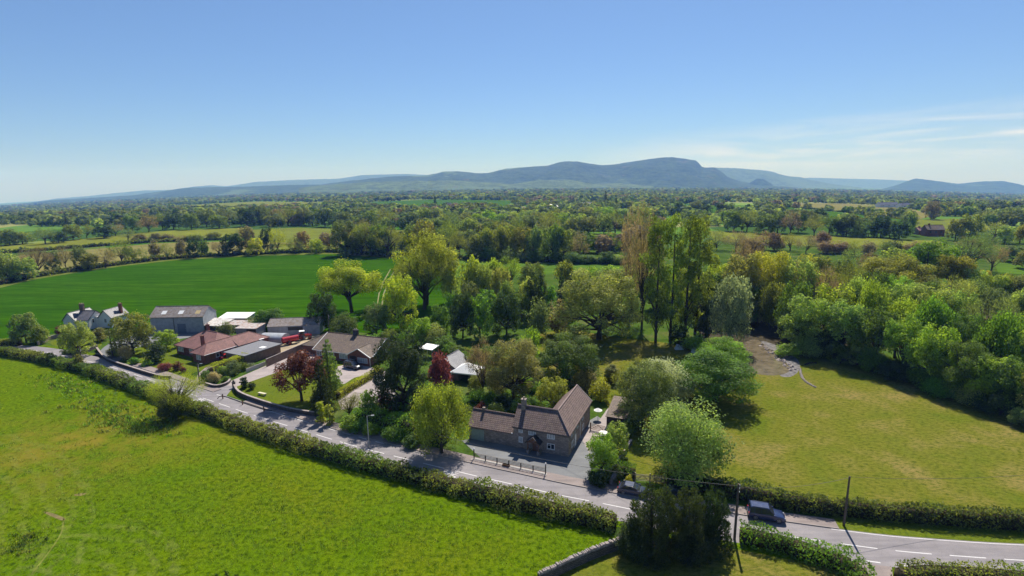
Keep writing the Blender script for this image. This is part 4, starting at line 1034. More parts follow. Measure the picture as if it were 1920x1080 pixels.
T('round', 1745, 412, 375, 26, 'bn', 'tall spreading bare tree standing in the far tan field')
T('round', 1706, 442, 396, 14, 'gg', 'narrow ivy clad tree beside the brick farmhouse')
T('round', 1596, 398, 386, 12, 'md', 'lone small round bush between the far tan and green fields')
T('cone', 1135, 388, 356, 14, 'bk', 'tall black conifer on the plain below the mountain')
T('cone', 1155, 388, 368, 10, 'bk', 'smaller black conifer right of the tall one on the plain')
T('cone', 816, 392, 366, 12, 'bk', 'dark conifer beside a white speck house on the plain')
T('cone', 126, 388 + 40, 398, 10, 'bk', 'dark pointed conifer in the far left woods')

# ------------------------------------------------------------ far woodland, uncountable
def inside(px, py):
    for P in FIELDS_PX:
        c = False; n = len(P)
        for i in range(n):
            x0, y0 = P[i]; x1, y1 = P[i - 1]
            if (y0 > py) != (y1 > py) and px < (x1 - x0) * (py - y0) / (y1 - y0) + x0: c = not c
        if c: return True
    return False
def far_wood():
    rs = np.random.RandomState(5); Qs = []; Vs = []; Cs = []
    pals = np.array([PAL[k] for k in ('ol', 'gg', 'md', 'gr', 'gg', 'dk', 'ol', 'gg', 'ol', 'md', 'bn')])
    lo = []
    for nq, s in ((110, 0.15), (46, 0.24), (320, 0.085)):
        vs = []
        for q in range(5):
            d = unit(rs, nq); P = d * (0.32 + 0.18 * rs.rand(nq))[:, None]; P[:, 2] = P[:, 2] * 0.95 + 0.5
            N = d + unit(rs, nq) * 0.7; N /= np.linalg.norm(N, axis=1)[:, None]
            vs.append(quads(P, N, s * (0.6 + 0.7 * rs.rand(nq)), 0.7, rs))
        lo.append(vs)
    y = 345.0; pts = []
    vn = vnoise(99); v2 = vnoise(55); row_ = 0
    while y < 5200:
        sp = 4.6 + y * 0.0019; ph = rs.rand() * 6; n = int(2.3 * y / sp); row_ += 1
        X = (np.arange(n) + rs.rand(n)) * sp - 1.15 * y
        for x in X:
            yy = y * (1 + 0.022 * math.sin(x / (0.11 * y) + ph) + 0.012 * math.sin(x / (0.045 * y) + 2 * ph)) + rs.randn() * 0.004 * y
            d = vn(x / (150 + 0.12 * y) + 31, y / (120 + 0.16 * y) + 17) + 0.4 * vn(x / 90, y / 100 + 9)
            if d < 0.03 and v2(x / (40 + 0.05 * y), row_ * 5.3) < -0.08: continue
            pts.append((x, yy))
        y *= 1.05 if y < 1400 else 1.042
    # connecting hedgerows running away from the camera
    for _ in range(70):
        y0 = rs.uniform(600, 3500); x0 = rs.uniform(-1, 1) * y0; L = y0 * rs.uniform(0.1, 0.3); a = rs.uniform(-0.7, 0.7)
        for s in np.arange(0, L, 11): pts.append((x0 + a * s + rs.randn() * 2, y0 + s))
    cnt = 0
    for x, yv in pts:
        z = zf(x, yv); u, w = pj(x, yv, z)
        if u < -60 or u > 1980 or inside(u, w): continue
        mid = 640 < u < 1235 and w < 476
        if not mid and (w > 425 or (w > 405 and rs.rand() < 0.25)): continue
        if mid and yv < 620 and rs.rand() < 0.2: continue
        h = rs.uniform(7, 15) if rs.rand() < 0.75 else rs.uniform(3, 6); wd = h * rs.uniform(0.9, 1.5)
        far = 1 if yv > 1300 else 0 if yv > 640 else 2
        q = lo[far][rs.randint(5)]; t = rs.rand() * 6.28; c, s = math.cos(t), math.sin(t)
        M = np.array([[c * wd, -s * wd, 0], [s * wd, c * wd, 0], [0, 0, h]])
        Qs.append(q @ M.T + np.array([x, yv, z - 0.3])); n = len(q)
        Vs.append(0.25 + 0.2 * rs.rand() + 0.25 * rs.rand(n)); Cs.append(np.tile(pals[int(len(pals) * min(0.99, max(0, 0.5 + v2(x / 120 + 3, yv / 150) * 0.8 + rs.randn() * 0.22)))] * rs.uniform(0.75, 1.2), (n, 1))); cnt += 1
    me = qmesh('far_woodland', np.concatenate(Qs), np.concatenate(Vs), [LEAFC], col=np.concatenate(Cs))
    o = link('far_woodland', me); o['kind'] = 'stuff'; tag(o, 'hazy patchwork of woods and hedgerow trees covering the plain below the hills', 'woodland')
    print('far trees', cnt)
far_wood()

# ------------------------------------------------------------ hedges
def wpath(px, step):
    P = [at(*p) for p in px]; return resample(P, step)
def hedge(name, C, w, h, pal, label, dens=26, size=0.17, rough=0.25, clip=False, group=None, pal2=None, z0=0.0, seed=1, cat='hedge'):
    rs = np.random.RandomState(seed); C = np.array([(c.x, c.y) for c in C]); seg = np.diff(C, axis=0); L = np.linalg.norm(seg, axis=1); tot = L.sum()
    per = w + 2 * h; n = int(tot * per * dens)
    cum = np.concatenate([[0], np.cumsum(L)]); s = rs.rand(n) * tot; k = np.clip(np.searchsorted(cum, s) - 1, 0, len(L) - 1)
    t = (s - cum[k]) / L[k]; base = C[k] + seg[k] * t[:, None]; nrm = np.stack([-seg[k][:, 1], seg[k][:, 0]], 1) / L[k][:, None]
    def wob(q, f, sd): 
        r2 = np.random.RandomState(sd); g = r2.rand(int(tot * f) + 40); i = np.clip(q * f, 0, len(g) - 2).astype(int); fr = q * f - i; fr = fr * fr * (3 - 2 * fr); return g[i] * (1 - fr) + g[i + 1] * fr - 0.5
    amp = 0.1 if clip else rough
    hh = h * (1 + amp * 1.6 * wob(s, 0.35, 3) + amp * 1.2 * wob(s, 1.1, 4)); ww = w * (1 + amp * 1.6 * wob(s, 0.4, 5) + amp * wob(s, 1.3, 6))
    u = rs.rand(n) * per; off = np.zeros(n); z = np.zeros(n); N = np.zeros((n, 3))
    a = u < h; b = (u >= h) & (u < h + w); c = u >= h + w
    rnd_c = 0.35 if not clip else 0.1
    z[a] = u[a] / h * hh[a]; off[a] = -ww[a] / 2 * (1 - rnd_c * (z[a] / hh[a]) ** 3); N[a, :2] = -nrm[a]
    off[b] = ((u[b] - h) / w - 0.5) * ww[b] * (1 - rnd_c * 0.3); z[b] = hh[b] * (1 - 0.12 * np.abs(off[b] / ww[b] * 2) ** 2 * (0 if clip else 1)); N[b, 2] = 1
    z[c] = (u[c] - h - w) / h * hh[c]; off[c] = ww[c] / 2 * (1 - rnd_c * (z[c] / hh[c]) ** 3); N[c, :2] = nrm[c]
    j = 0.05 if clip else 0.14
    P = np.stack([base[:, 0] + nrm[:, 0] * off, base[:, 1] + nrm[:, 1] * off, z + z0], 1) + rs.randn(n, 3) * j
    P[:, 2] = np.maximum(P[:, 2], z0 + 0.02)
    NN = N * 0.7 + unit(rs, n) * 0.75; NN /= np.linalg.norm(NN, axis=1)[:, None]
    v = 0.5 * rs.rand(n) + 0.5 * np.clip(0.5 + wob(s + 7, 0.8, 8) + wob(s + off * 2, 2.2, 9), 0, 1)
    Q = quads(P, NN, size * (0.55 + 0.75 * rs.rand(n)), 0.62, rs)
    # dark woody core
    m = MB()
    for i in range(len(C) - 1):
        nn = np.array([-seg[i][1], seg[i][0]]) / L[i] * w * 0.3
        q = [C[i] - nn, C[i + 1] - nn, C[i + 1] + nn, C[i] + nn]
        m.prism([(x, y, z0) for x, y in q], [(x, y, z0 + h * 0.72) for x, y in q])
    c1 = np.array(PAL[pal]); c2 = np.array(PAL[pal2 or pal]); f = np.clip(0.5 + 1.2 * wob(s, 0.12, 11) + 0.7 * wob(s, 0.9, 12), 0, 1)[:, None]
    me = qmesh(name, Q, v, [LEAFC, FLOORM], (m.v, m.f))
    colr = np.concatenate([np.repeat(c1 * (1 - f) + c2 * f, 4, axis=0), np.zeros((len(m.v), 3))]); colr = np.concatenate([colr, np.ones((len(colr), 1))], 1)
    at_ = me.attributes.new('col', 'FLOAT_COLOR', 'POINT'); at_.data.foreach_set('color', colr.astype(np.float32).ravel())
    o = link(name, me); return tag(o, label, cat, group)
def road_side(px0, px1, off):
    a, b = near_idx(*px0), near_idx(*px1); return [RC[i] + rn(i) * off for i in range(a, b + 1, 2)]
hedge('hedge', road_side((-140, 640), (1168, 952), -4.9), 2.9, 2.0, 'ol', 'long bushy field hedge running along the near side of the road', 30, 0.17, 0.34, pal2='md', seed=2)
hedge('hedge', wpath([(1386, 1012), (1450, 1026), (1520, 1046), (1575, 1066), (1606, 1084), (1625, 1130)], 1), 2.4, 2.0, 'gn', 'dense green hedge between the utility pole and the side road', 34, 0.15, 0.3, pal2='md', seed=3)
hedge('hedge', wpath([(1684, 1090), (1740, 1084), (1820, 1088), (1960, 1098), (2150, 1110)], 1), 2.2, 1.7, 'ol', 'clipped hedge in the bottom right corner of the side road', 36, 0.13, 0.2, pal2='gn', seed=4)
hedge('hedge', wpath([(1250, 910), (1330, 922), (1430, 942), (1500, 955), (1600, 966), (1700, 975), (1800, 983), (1920, 991), (2100, 1003)], 1), 2.0, 2.3, 'dk', 'dark hedge between the paddock and the road on the right', 34, 0.16, 0.2, pal2='ol', seed=5)
hedge('hedge', road_side((622, 820), (800, 872), 7.4), 4.0, 3.3, 'gn', 'tall green roadside hedge in shade left of the cottage', 34, 0.16, 0.2, pal2='md', seed=6)
hedge('hedge', wpath([(634, 748), (660, 730), (706, 704), (722, 697)], 1), 1.5, 1.5, 'yl', 'golden clipped hedge beside the gravel drive', 60, 0.1, 0.1, True, pal2='yo', seed=7)
hedge('hedge', wpath([(394, 706), (420, 694), (450, 684), (466, 678)], 1), 2.2, 2.4, 'yl', 'clipped green hedge beside the brick bungalow', 50, 0.12, 0.1, True, pal2='gn', seed=8)
hedge('hedge', wpath([(1155, 888), (1190, 898)], 0.5), 1.6, 2.0, 'gn', 'short clipped dark hedge left of the field gate', 60, 0.11, 0.1, True, seed=9)
hedge('hedge', wpath([(838, 662), (900, 672), (960, 690)], 1), 1.4, 2.2, 'ol', 'dark clipped garden hedge behind the white canvas shelter', 34, 0.16, 0.1, True, pal2='md', seed=10)
hedge('hedge', wpath([(-40, 646), (40, 648)], 1), 1.8, 1.6, 'ol', 'low hedge on the far side of the road at the left edge', 34, 0.16, 0.2, seed=12)
for k, (pts, nm) in enumerate((([(0, 534), (60, 521), (130, 510), (230, 496), (330, 485), (480, 477), (630, 473), (745, 484)], 'hedge line along the far edge of the bright crop field'),
                   ([(0, 476), (150, 465), (300, 454), (455, 449)], 'thin dark hedge line between the tan and yellow fields'),
                   ([(850, 486), (1000, 490), (1200, 496)], 'hedge line behind the light green strip'),
                   ([(1455, 387), (1600, 400), (1700, 413)], 'dark hedge line between the far tan and green fields'))):
    Cw = resample([at(*p) for p in pts], 4.0)
    zz = [zf(c.x, c.y) for c in Cw]
    hedge('hedge', Cw, 3.0, 2.4, 'dk', nm, 2.2, 0.7, 0.5, pal2='ol', seed=20 + k, z0=sum(zz) / len(zz))

# ------------------------------------------------------------ rushes and tussocks in the pasture
PXX = [-400, 0, 90, 170, 260, 340, 420, 560, 700, 850, 1000, 1150, 1151, 2000]; PXY = [655, 668, 678, 700, 737, 778, 808, 850, 900, 940, 978, 1012, 3000, 3000]
def tufts(name, zones, n, label, seed, pal, hgt=(0.25, 0.6)):
    rs = np.random.RandomState(seed); Qs, Vs, Cs = [], [], []
    for _ in range(n):
        z = zones[rs.randint(len(zones))]
        px, py = z[0] + rs.randn() * z[2], z[1] + rs.randn() * z[3]
        px += (py - z[1]) * z[4]
        if not (py > np.interp(px, PXX, PXY) + 12) or py > 1130: continue
        p = at(px, py); k = rs.randint(4, 12) if name == 'tall_grass' else rs.randint(6, 16); r = rs.uniform(0.15, 0.55); h = rs.uniform(*hgt)
        P = np.stack([p.x + rs.randn(k) * r, p.y + rs.randn(k) * r, np.full(k, h * 0.5)], 1)
        T = np.stack([rs.randn(k) * 0.35, rs.randn(k) * 0.35, np.ones(k)], 1); N = np.cross(T, unit(rs, k)); N /= np.linalg.norm(N, axis=1)[:, None]
        Qs.append(quads(P, N, np.full(k, h * 0.6), 0.35, rs, T)); Vs.append(rs.rand(k)); Cs.append(np.tile(np.array(PAL[pal[rs.randint(len(pal))]]) * rs.uniform(0.8, 1.3), (k, 1)))
    o = link(name, qmesh(name, np.concatenate(Qs), np.concatenate(Vs), [LEAFC], col=np.concatenate(Cs)))
    o['kind'] = 'stuff'; tag(o, label, 'rushes')
tufts('rushes', [(190, 760, 45, 14, 1.2), (235, 790, 40, 12, 0.8), (130, 720, 35, 10, 1.0), (260, 800, 30, 10, 0)], 520, 'rough rushes and tussocks in the pasture below the long hedge', 3, ['ol', 'gn', 'md'])
tufts('rushes', [(30, 1030, 22, 10, 0), (55, 1010, 14, 8, 0)], 90, 'dark weeds at the bottom left of the pasture', 4, ['md', 'ol', 'dk'], (0.12, 0.35))
tufts('tall_grass', [(430, 850, 300, 90, 0.5), (300, 900, 220, 80, 0), (700, 980, 200, 45, 0.2), (100, 860, 200, 90, 0.2), (600, 1000, 300, 60, 0)], 4200, 'scattered darker grass tufts over the pasture', 6, ['gn', 'md', 'dk', 'ol'], (0.1, 0.24))
# ------------------------------------------------------------ buildings
def stone(name, c1, c2, mortar, w, h, msz=0.02):
    m, nt, b = mat_new(name)
    uv = nd(nt, 'ShaderNodeTexCoord').outputs['UV']; ob = nd(nt, 'ShaderNodeTexCoord').outputs['Object']
    br = nd(nt, 'ShaderNodeTexBrick', {'Scale': 1.0, 'Color1': c4(c1), 'Color2': c4(c2), 'Mortar': c4(mortar), 'Mortar Size': msz, 'Brick Width': w, 'Row Height': h, 'Bias': -0.1})
    nt.links.new(uv, br.inputs['Vector'])
    c = mixc(nt, 0.8, br.outputs[0], ramp(nt, noise(nt, ob, 1.5, 6, 0.7), [(0.3, (0.6, 0.6, 0.6)), (0.7, (1.4, 1.35, 1.3))]), 'MULTIPLY')
    nt.links.new(c, b.inputs['Base Color']); b.inputs['Roughness'].default_value = 0.9; b.inputs['Specular IOR Level'].default_value = 0.2
    bump(nt, b, mth(nt, 'ADD', mth(nt, 'MULTIPLY', br.outputs[1], -1.0), noise(nt, ob, 5, 3)), 0.5, 0.03)
    return m
STONE = stone('stone_wall_grey', (0.35, 0.29, 0.25), (0.22, 0.18, 0.16), (0.18, 0.15, 0.135), 0.55, 0.24, 0.025)
DRY = stone('drystone', (0.17, 0.15, 0.14), (0.10, 0.09, 0.085), (0.04, 0.035, 0.035), 0.4, 0.16, 0.03)
BRICK = stone('red_brick', (0.25, 0.075, 0.05), (0.18, 0.05, 0.035), (0.22, 0.16, 0.13), 0.22, 0.075, 0.01)
BRICKB = stone('brown_brick', (0.22, 0.14, 0.10), (0.16, 0.10, 0.075), (0.2, 0.17, 0.14), 0.22, 0.075, 0.01)
T_COT = tiles('tiles_brown', (0.19, 0.125, 0.115), (0.145, 0.095, 0.088), (0.045, 0.028, 0.026), 0.33, 0.36, moss=(0.2, 0.15, 0.115))
T_RED = tiles('tiles_red', (0.29, 0.14, 0.125), (0.24, 0.11, 0.10), (0.12, 0.055, 0.05), 0.25, 0.26)
T_BNG = tiles('tiles_moss_brown', (0.16, 0.115, 0.09), (0.12, 0.085, 0.07), (0.05, 0.035, 0.03), 0.33, 0.35, moss=(0.22, 0.16, 0.09))
T_SLT = tiles('tiles_slate', (0.16, 0.155, 0.18), (0.13, 0.125, 0.145), (0.07, 0.07, 0.08), 0.3, 0.28, rough=0.32)
def sheetmat(name, c, rust=None, pitch=0.25, rough=0.55):
    m, nt, b = mat_new(name)
    uv = nd(nt, 'ShaderNodeTexCoord').outputs['UV']; ob = nd(nt, 'ShaderNodeTexCoord').outputs['Object']
    s = nd(nt, 'ShaderNodeSeparateXYZ'); nt.links.new(uv, s.inputs[0])
    w = mth(nt, 'SINE', mth(nt, 'MULTIPLY', s.outputs[0], 6.283 / pitch))
    n = noise(nt, ob, 0.9, 5, 0.65)
    cc = ramp(nt, n, [(0.3, tuple(v * 0.75 for v in c)), (0.7, tuple(v * 1.2 for v in c))])
    if rust: cc = mixc(nt, ramp(nt, noise(nt, ob, 1.3, 5, 0.7), [(0.48, (0, 0, 0)), (0.62, (1, 1, 1))]), cc, rust)
    nt.links.new(cc, b.inputs['Base Color']); b.inputs['Roughness'].default_value = rough
    bump(nt, b, w, 0.5, 0.05); return m
S_AST = sheetmat('sheet_asbestos', (0.27, 0.235, 0.22), (0.2, 0.14, 0.1), 0.3, 0.85); S_GRY = sheetmat('sheet_grey', (0.30, 0.32, 0.35), None, 0.4, 0.5)
S_WHT = sheetmat('sheet_pale', (0.6, 0.58, 0.55), (0.4, 0.3, 0.24), 0.4, 0.5); S_TIN = sheetmat('sheet_rusty', (0.42, 0.38, 0.36), (0.3, 0.13, 0.07), 0.3, 0.6)
RENDER = plain('render_white', (0.62, 0.62, 0.62), 0.85, 0.3, var=0.07, nscale=1); FELT = plain('roof_felt', (0.17, 0.17, 0.185), 0.85, var=0.2)
WOOD = plain('brown_timber', (0.17, 0.085, 0.045), 0.75, var=0.3, nscale=6); WOODG = plain('grey_timber', (0.26, 0.21, 0.16), 0.85, var=0.3, nscale=6); DARKW = plain('dark_timber', (0.035, 0.03, 0.03), 0.8, var=0.3)
GARD = plain('garage_door_paint', (0.27, 0.32, 0.29), 0.6); LEAD = plain('lead_grey', (0.2, 0.2, 0.22), 0.6); POT = plain('chimney_clay', (0.5, 0.36, 0.28), 0.8)
BLACK = plain('black_paint', (0.015, 0.015, 0.017), 0.5); STEEL = plain('galvanised', (0.42, 0.43, 0.44), 0.4, metal=0.6); CANVAS = plain('white_canvas', (0.8, 0.79, 0.77), 0.7, var=0.04)
POLEW = plain('pole_timber', (0.12, 0.09, 0.07), 0.85, 0.2, var=0.3); CONC = plain('concrete', (0.4, 0.38, 0.35), 0.9, var=0.15)
def mk_glass():
    m, nt, b = mat_new('window_glass'); b.inputs['Base Color'].default_value = (0.03, 0.035, 0.04, 1); b.inputs['Roughness'].default_value = 0.06
    b.inputs['Specular IOR Level'].default_value = 0.9; return m
GLASS = mk_glass()
CURT = plain('net_curtain', (0.36, 0.38, 0.4), 0.4, 0.9, var=0.2, nscale=3)

def window(par, face, c, u, z, w, h, n=2, glass=None, mat=None, sill=True, bar=0.07):
    """face 'f': wall plane y=c looking to -y, u = x centre; face 'r': wall plane x=c looking to +x, u = y centre; face 'l': -x"""
    m = MB(); g = MB()
    def bx(mm, a0, a1, z0, z1, d0, d1):
        if face == 'f': mm.box(u + a0, u + a1, c - d1, c - d0, z0, z1)
        elif face == 'r': mm.box(c + d0, c + d1, u + a0, u + a1, z0, z1)
        else: mm.box(c - d1, c - d0, u + a0, u + a1, z0, z1)
    b = bar
    bx(m, -w / 2, w / 2, z, z + b, 0.003, 0.06); bx(m, -w / 2, w / 2, z + h - b, z + h, 0.003, 0.06)
    for i in range(n + 1):
        x = -w / 2 + b / 2 + (w - b) * i / n
        bx(m, x - b / 2, x + b / 2, z + b, z + h - b, 0.003, 0.06)
    if n > 1: bx(m, -w / 2 + b, -w / 2 + (w - b) / n, z + h * 0.68, z + h * 0.68 + b * 0.7, 0.01, 0.05)
    bx(g, -w / 2 + 0.01, w / 2 - 0.01, z + 0.01, z + h - 0.01, 0.0, 0.022)
    f = m.build('window', mat or WHITE, par); g.build('pane', glass or GLASS, f)
    if sill:
        s = MB(); bx(s, -w / 2 - 0.08, w / 2 + 0.08, z - 0.09, z - 0.004, 0.0, 0.12); s.build('sill', CONC, f)
    return f
def door(par, face, c, u, w, h, mat, z=0.0, name='door'):
    m = MB()
    if face == 'f': m.box(u - w / 2, u + w / 2, c - 0.05, c, z, z + h)
    else: m.box(c, c + 0.05, u - w / 2, u + w / 2, z, z + h)
    d = m.build(name, mat, par); k = MB()
    if face == 'f': k.box(u + w / 2 - 0.16, u + w / 2 - 0.08, c - 0.1, c - 0.052, z + h * 0.45, z + h * 0.52)
    else: k.box(c + 0.052, c + 0.1, u + w / 2 - 0.16, u + w / 2 - 0.08, z + h * 0.45, z + h * 0.52)
    k.build('handle', STEEL, d); return d
def walls_gable(m, x0, x1, y0, y1, ze, zr, axis):
    if axis == 'x':
        ym = (y0 + y1) / 2
        for x, s in ((x0, 1), (x1, -1)):
            a = [(x, y0, 0), (x, y1, 0), (x, y1, ze), (x, ym, zr), (x, y0, ze)]; m.poly(a if s > 0 else list(reversed(a)))
        m.poly([(x0, y0, 0), (x0, y0, ze), (x1, y0, ze), (x1, y0, 0)][::-1]); m.poly([(x0, y1, 0), (x0, y1, ze), (x1, y1, ze), (x1, y1, 0)])
    else:
        xm = (x0 + x1) / 2
        for y, s in ((y0, -1), (y1, 1)):
            a = [(x0, y, 0), (x1, y, 0), (x1, y, ze), (xm, y, zr), (x0, y, ze)]; m.poly(a if s < 0 else list(reversed(a)))
        m.poly([(x0, y0, 0), (x0, y1, 0), (x0, y1, ze), (x0, y0, ze)][::-1]); m.poly([(x1, y0, 0), (x1, y1, 0), (x1, y1, ze), (x1, y0, ze)])
def roof_gable(par, x0, x1, y0, y1, ze, zr, axis, mat, oh=0.35, t=0.14, verge=None, ridge=None, name='roof'):
    m = MB(); dz = 0.07
    if axis == 'x':
        ym = (y0 + y1) / 2; k = (zr - ze) / (ym - y0); a, b = x0 - oh * 0.6, x1 + oh * 0.6; zo = ze - oh * k + dz
        P = [[(a, y0 - oh, zo), (b, y0 - oh, zo), (b, ym, zr + dz), (a, ym, zr + dz)], [(b, y1 + oh, zo), (a, y1 + oh, zo), (a, ym, zr + dz), (b, ym, zr + dz)]]
        rg = [(a, ym, zr + dz), (b, ym, zr + dz)]; ends = [(P[0][0], P[0][3]), (P[0][1], P[0][2]), (P[1][1], P[1][2]), (P[1][0], P[1][3])]
    else:
        xm = (x0 + x1) / 2; k = (zr - ze) / (xm - x0); a, b = y0 - oh * 0.6, y1 + oh * 0.6; zo = ze - oh * k + dz
        P = [[(x1 + oh, a, zo), (x1 + oh, b, zo), (xm, b, zr + dz), (xm, a, zr + dz)], [(x0 - oh, b, zo), (x0 - oh, a, zo), (xm, a, zr + dz), (xm, b, zr + dz)]]
        rg = [(xm, a, zr + dz), (xm, b, zr + dz)]; ends = [(P[0][0], P[0][3]), (P[0][1], P[0][2]), (P[1][1], P[1][2]), (P[1][0], P[1][3])]
    for p in P: m.slab(p, t)
    r = m.build(name, mat, par)
    MB().tube(rg[0], rg[1], 0.13, 0.13, 6).build('ridge_tiles', ridge or mat, r)
    if verge:
        v = MB()
        for p, q in ends: v.tube((p[0], p[1], p[2] - t * 0.5), (q[0], q[1], q[2] - t * 0.5), 0.13, 0.13, 4)
        v.build('barge_board', verge, r)
    return r
def roof_hip(par, x0, x1, y0, y1, ze, zr, mat, oh=0.4, t=0.14, ridge=None, ends=(True, True), axis='x'):
    m = MB(); dz = 0.07
    if axis == 'x': hw = (y1 - y0) / 2; L0, L1 = x0 - oh, x1 + oh; M0, M1 = y0 - oh, y1 + oh
    else: hw = (x1 - x0) / 2; L0, L1 = y0 - oh, y1 + oh; M0, M1 = x0 - oh, x1 + oh
    mid = (M0 + M1) / 2; r0 = L0 + (hw + oh if ends[0] else 0); r1 = L1 - (hw + oh if ends[1] else 0)
    zo = ze - oh * (zr - ze) / hw + dz; zr += dz
    def S(l, q, z): return (l, q, z) if axis == 'x' else (q, l, z)
    A, B, C_, D, E, G = S(L0, M0, zo), S(L1, M0, zo), S(L1, M1, zo), S(L0, M1, zo), S(r0, mid, zr), S(r1, mid, zr)
    F_ = [[A, B, G, E], [C_, D, E, G]]
    if ends[0]: F_.append([D, A, E])
    if ends[1]: F_.append([B, C_, G])
    for f in F_: m.slab(f if axis == 'x' else f[::-1], t)
    r = m.build('roof', mat, par)
    h = MB().tube(E, G, 0.13, 0.13, 6)
    if ends[0]: h.tube(A, E, 0.1, 0.1, 5); h.tube(D, E, 0.1, 0.1, 5)
    if ends[1]: h.tube(B, G, 0.1, 0.1, 5); h.tube(C_, G, 0.1, 0.1, 5)
    h.build('ridge_tiles', ridge or mat, r)
    return r
def chimney(roof, x, y, z0, z1, w, d, mat, pots=2):
    c = MB().box(x - w / 2, x + w / 2, y - d / 2, y + d / 2, z0, z1).box(x - w / 2 - 0.08, x + w / 2 + 0.08, y - d / 2 - 0.08, y + d / 2 + 0.08, z1 + 0.001, z1 + 0.16).build('chimney', mat, roof)
    p = MB()
    for i in range(pots): p.tube((x + (i - (pots - 1) / 2) * w * 0.5, y, z1 + 0.16), (x + (i - (pots - 1) / 2) * w * 0.5, y, z1 + 0.55), 0.14, 0.11, 8)
    p.build('chimney_pot', POT, c); return c
def gutter(par, a, b, mat=WHITE): return MB().tube(a, b, 0.07, 0.07, 6).build('gutter', mat, par)

# --- stone cottage: L plan, hip at the outer corner
CO = at(1066, 857)
cot = empty('stone_cottage', (CO.x, CO.y, 0), R(-22), 'brown tiled grey stone cottage with L shaped roof beside the road', 'house')
ze, zr, wd, ml, wl = 4.15, 6.75, 5.4, 9.9, 15.0
w = MB().box(-ml, 0, 0, wd, 0, ze).box(-wd, 0, wd + 0.001, wl, 0, ze)
w.poly([(0, wl, ze), (-wd, wl, ze), (-wd / 2, wl, zr)]); w.poly([(-ml, 0, ze), (-ml, wd, ze), (-ml, wd / 2, zr)][::-1])
w.build('wall', STONE, cot)
o_ = 0.32; k_ = (zr - ze) / (wd / 2); zo = ze - o_ * k_ + 0.08; zt = zr + 0.08; xa = -ml - 0.15
A_, Bc, RJ = (xa, -o_, zo), (o_, -o_, zo), (-wd / 2, wd / 2, zt)
rf = MB().slab([A_, Bc, RJ, (xa, wd / 2, zt)], 0.15).slab([(o_, -o_, zo), (o_, wl + 0.2, zo), (-wd / 2, wl + 0.2, zt), RJ], 0.15)
rf.slab([(-wd - o_, wd + o_, zo), (xa, wd + o_, zo), (xa, wd / 2, zt), RJ], 0.15).slab([(-wd - o_, wl + 0.2, zo), (-wd - o_, wd + o_, zo), RJ, (-wd / 2, wl + 0.2, zt)], 0.15)
roof = rf.build('roof', T_COT, cot)
MB().tube((xa, wd / 2, zt), RJ, 0.13, 0.13, 6).tube(RJ, (-wd / 2, wl + 0.2, zt), 0.15, 0.15, 6).tube(RJ, Bc, 0.12, 0.12, 6).build('ridge_tiles', plain('ridge_clay', (0.24, 0.17, 0.155), 0.8), roof)
MB().tube((o_, wl + 0.22, zo), (-wd / 2, wl + 0.22, zt), 0.1, 0.1, 4).build('barge_board', plain('verge_mortar', (0.4, 0.33, 0.31), 0.9), roof)
chimney(roof, -ml + 1.1, wd / 2 - 0.35, zr - 1.2, zr + 1.25, 0.75, 0.65, STONE, 1)
for x, z_, ww_, n_ in ((-8.55, 3.0, 0.75, 1), (-6.45, 2.85, 1.35, 3), (-3.1, 2.75, 1.35, 3), (-8.55, 1.15, 0.75, 1), (-3.1, 0.85, 1.35, 2)):
    window(cot, 'f', 0, x, z_, ww_, 1.02, n_, CURT if n_ != 2 else GLASS, sill=True, bar=0.09)
for y, z_, ww_ in ((2.0, 2.9, 1.2), (5.5, 2.9, 1.0), (9.3, 2.8, 1.2), (2.4, 0.8, 1.3), (9.5, 0.7, 1.2)):
    window(cot, 'r', 0, y, z_, ww_, 1.05, 2, GLASS, bar=0.08)
# gabled timber porch
px_ = -5.9
por = MB()
for sx_ in (-0.95, 0.95):
    por.box(px_ + sx_ - 0.08, px_ + sx_ + 0.08, -1.25, -1.09, 0.6, 2.05)
por.box(px_ - 1.03, px_ + 1.03, -1.27, -1.07, 2.05, 2.2)
por.poly([(px_ - 1.0, -1.17, 2.2), (px_ + 1.0, -1.17, 2.2), (px_, -1.17, 2.95)])
P_ = por.build('porch', WOOD, cot)
MB().box(px_ - 1.2, px_ - 0.72, -1.35, -0.05, 0, 0.6).box(px_ + 0.72, px_ + 1.2, -1.35, -0.05, 0, 0.6).build('plinth', STONE, P_)
MB().slab([(px_ - 1.35, -1.5, 1.98), (px_, -1.5, 3.12), (px_, 0.0, 3.12), (px_ - 1.35, 0, 1.98)][::-1], 0.1).slab([(px_ + 1.35, -1.5, 1.98), (px_, -1.5, 3.12), (px_, 0, 3.12), (px_ + 1.35, 0, 1.98)], 0.1).build('porch_roof', DARKW, P_)
door(cot, 'f', -0.002, px_, 0.95, 2.05, WOOD)
for y in (3.6, 7.2): MB().tube((0.09, y, 0), (0.09, y, ze - 0.1), 0.05, 0.05, 6).build('drainpipe', WHITE, cot)
gutter(cot, (-ml, -o_ - 0.07, zo - 0.12), (0.3, -o_ - 0.07, zo - 0.12), BLACK)
MB().box(0.003, 0.05, 3.9, 4.7, 0.0, 2.1).build('side_door', WHITE, cot)
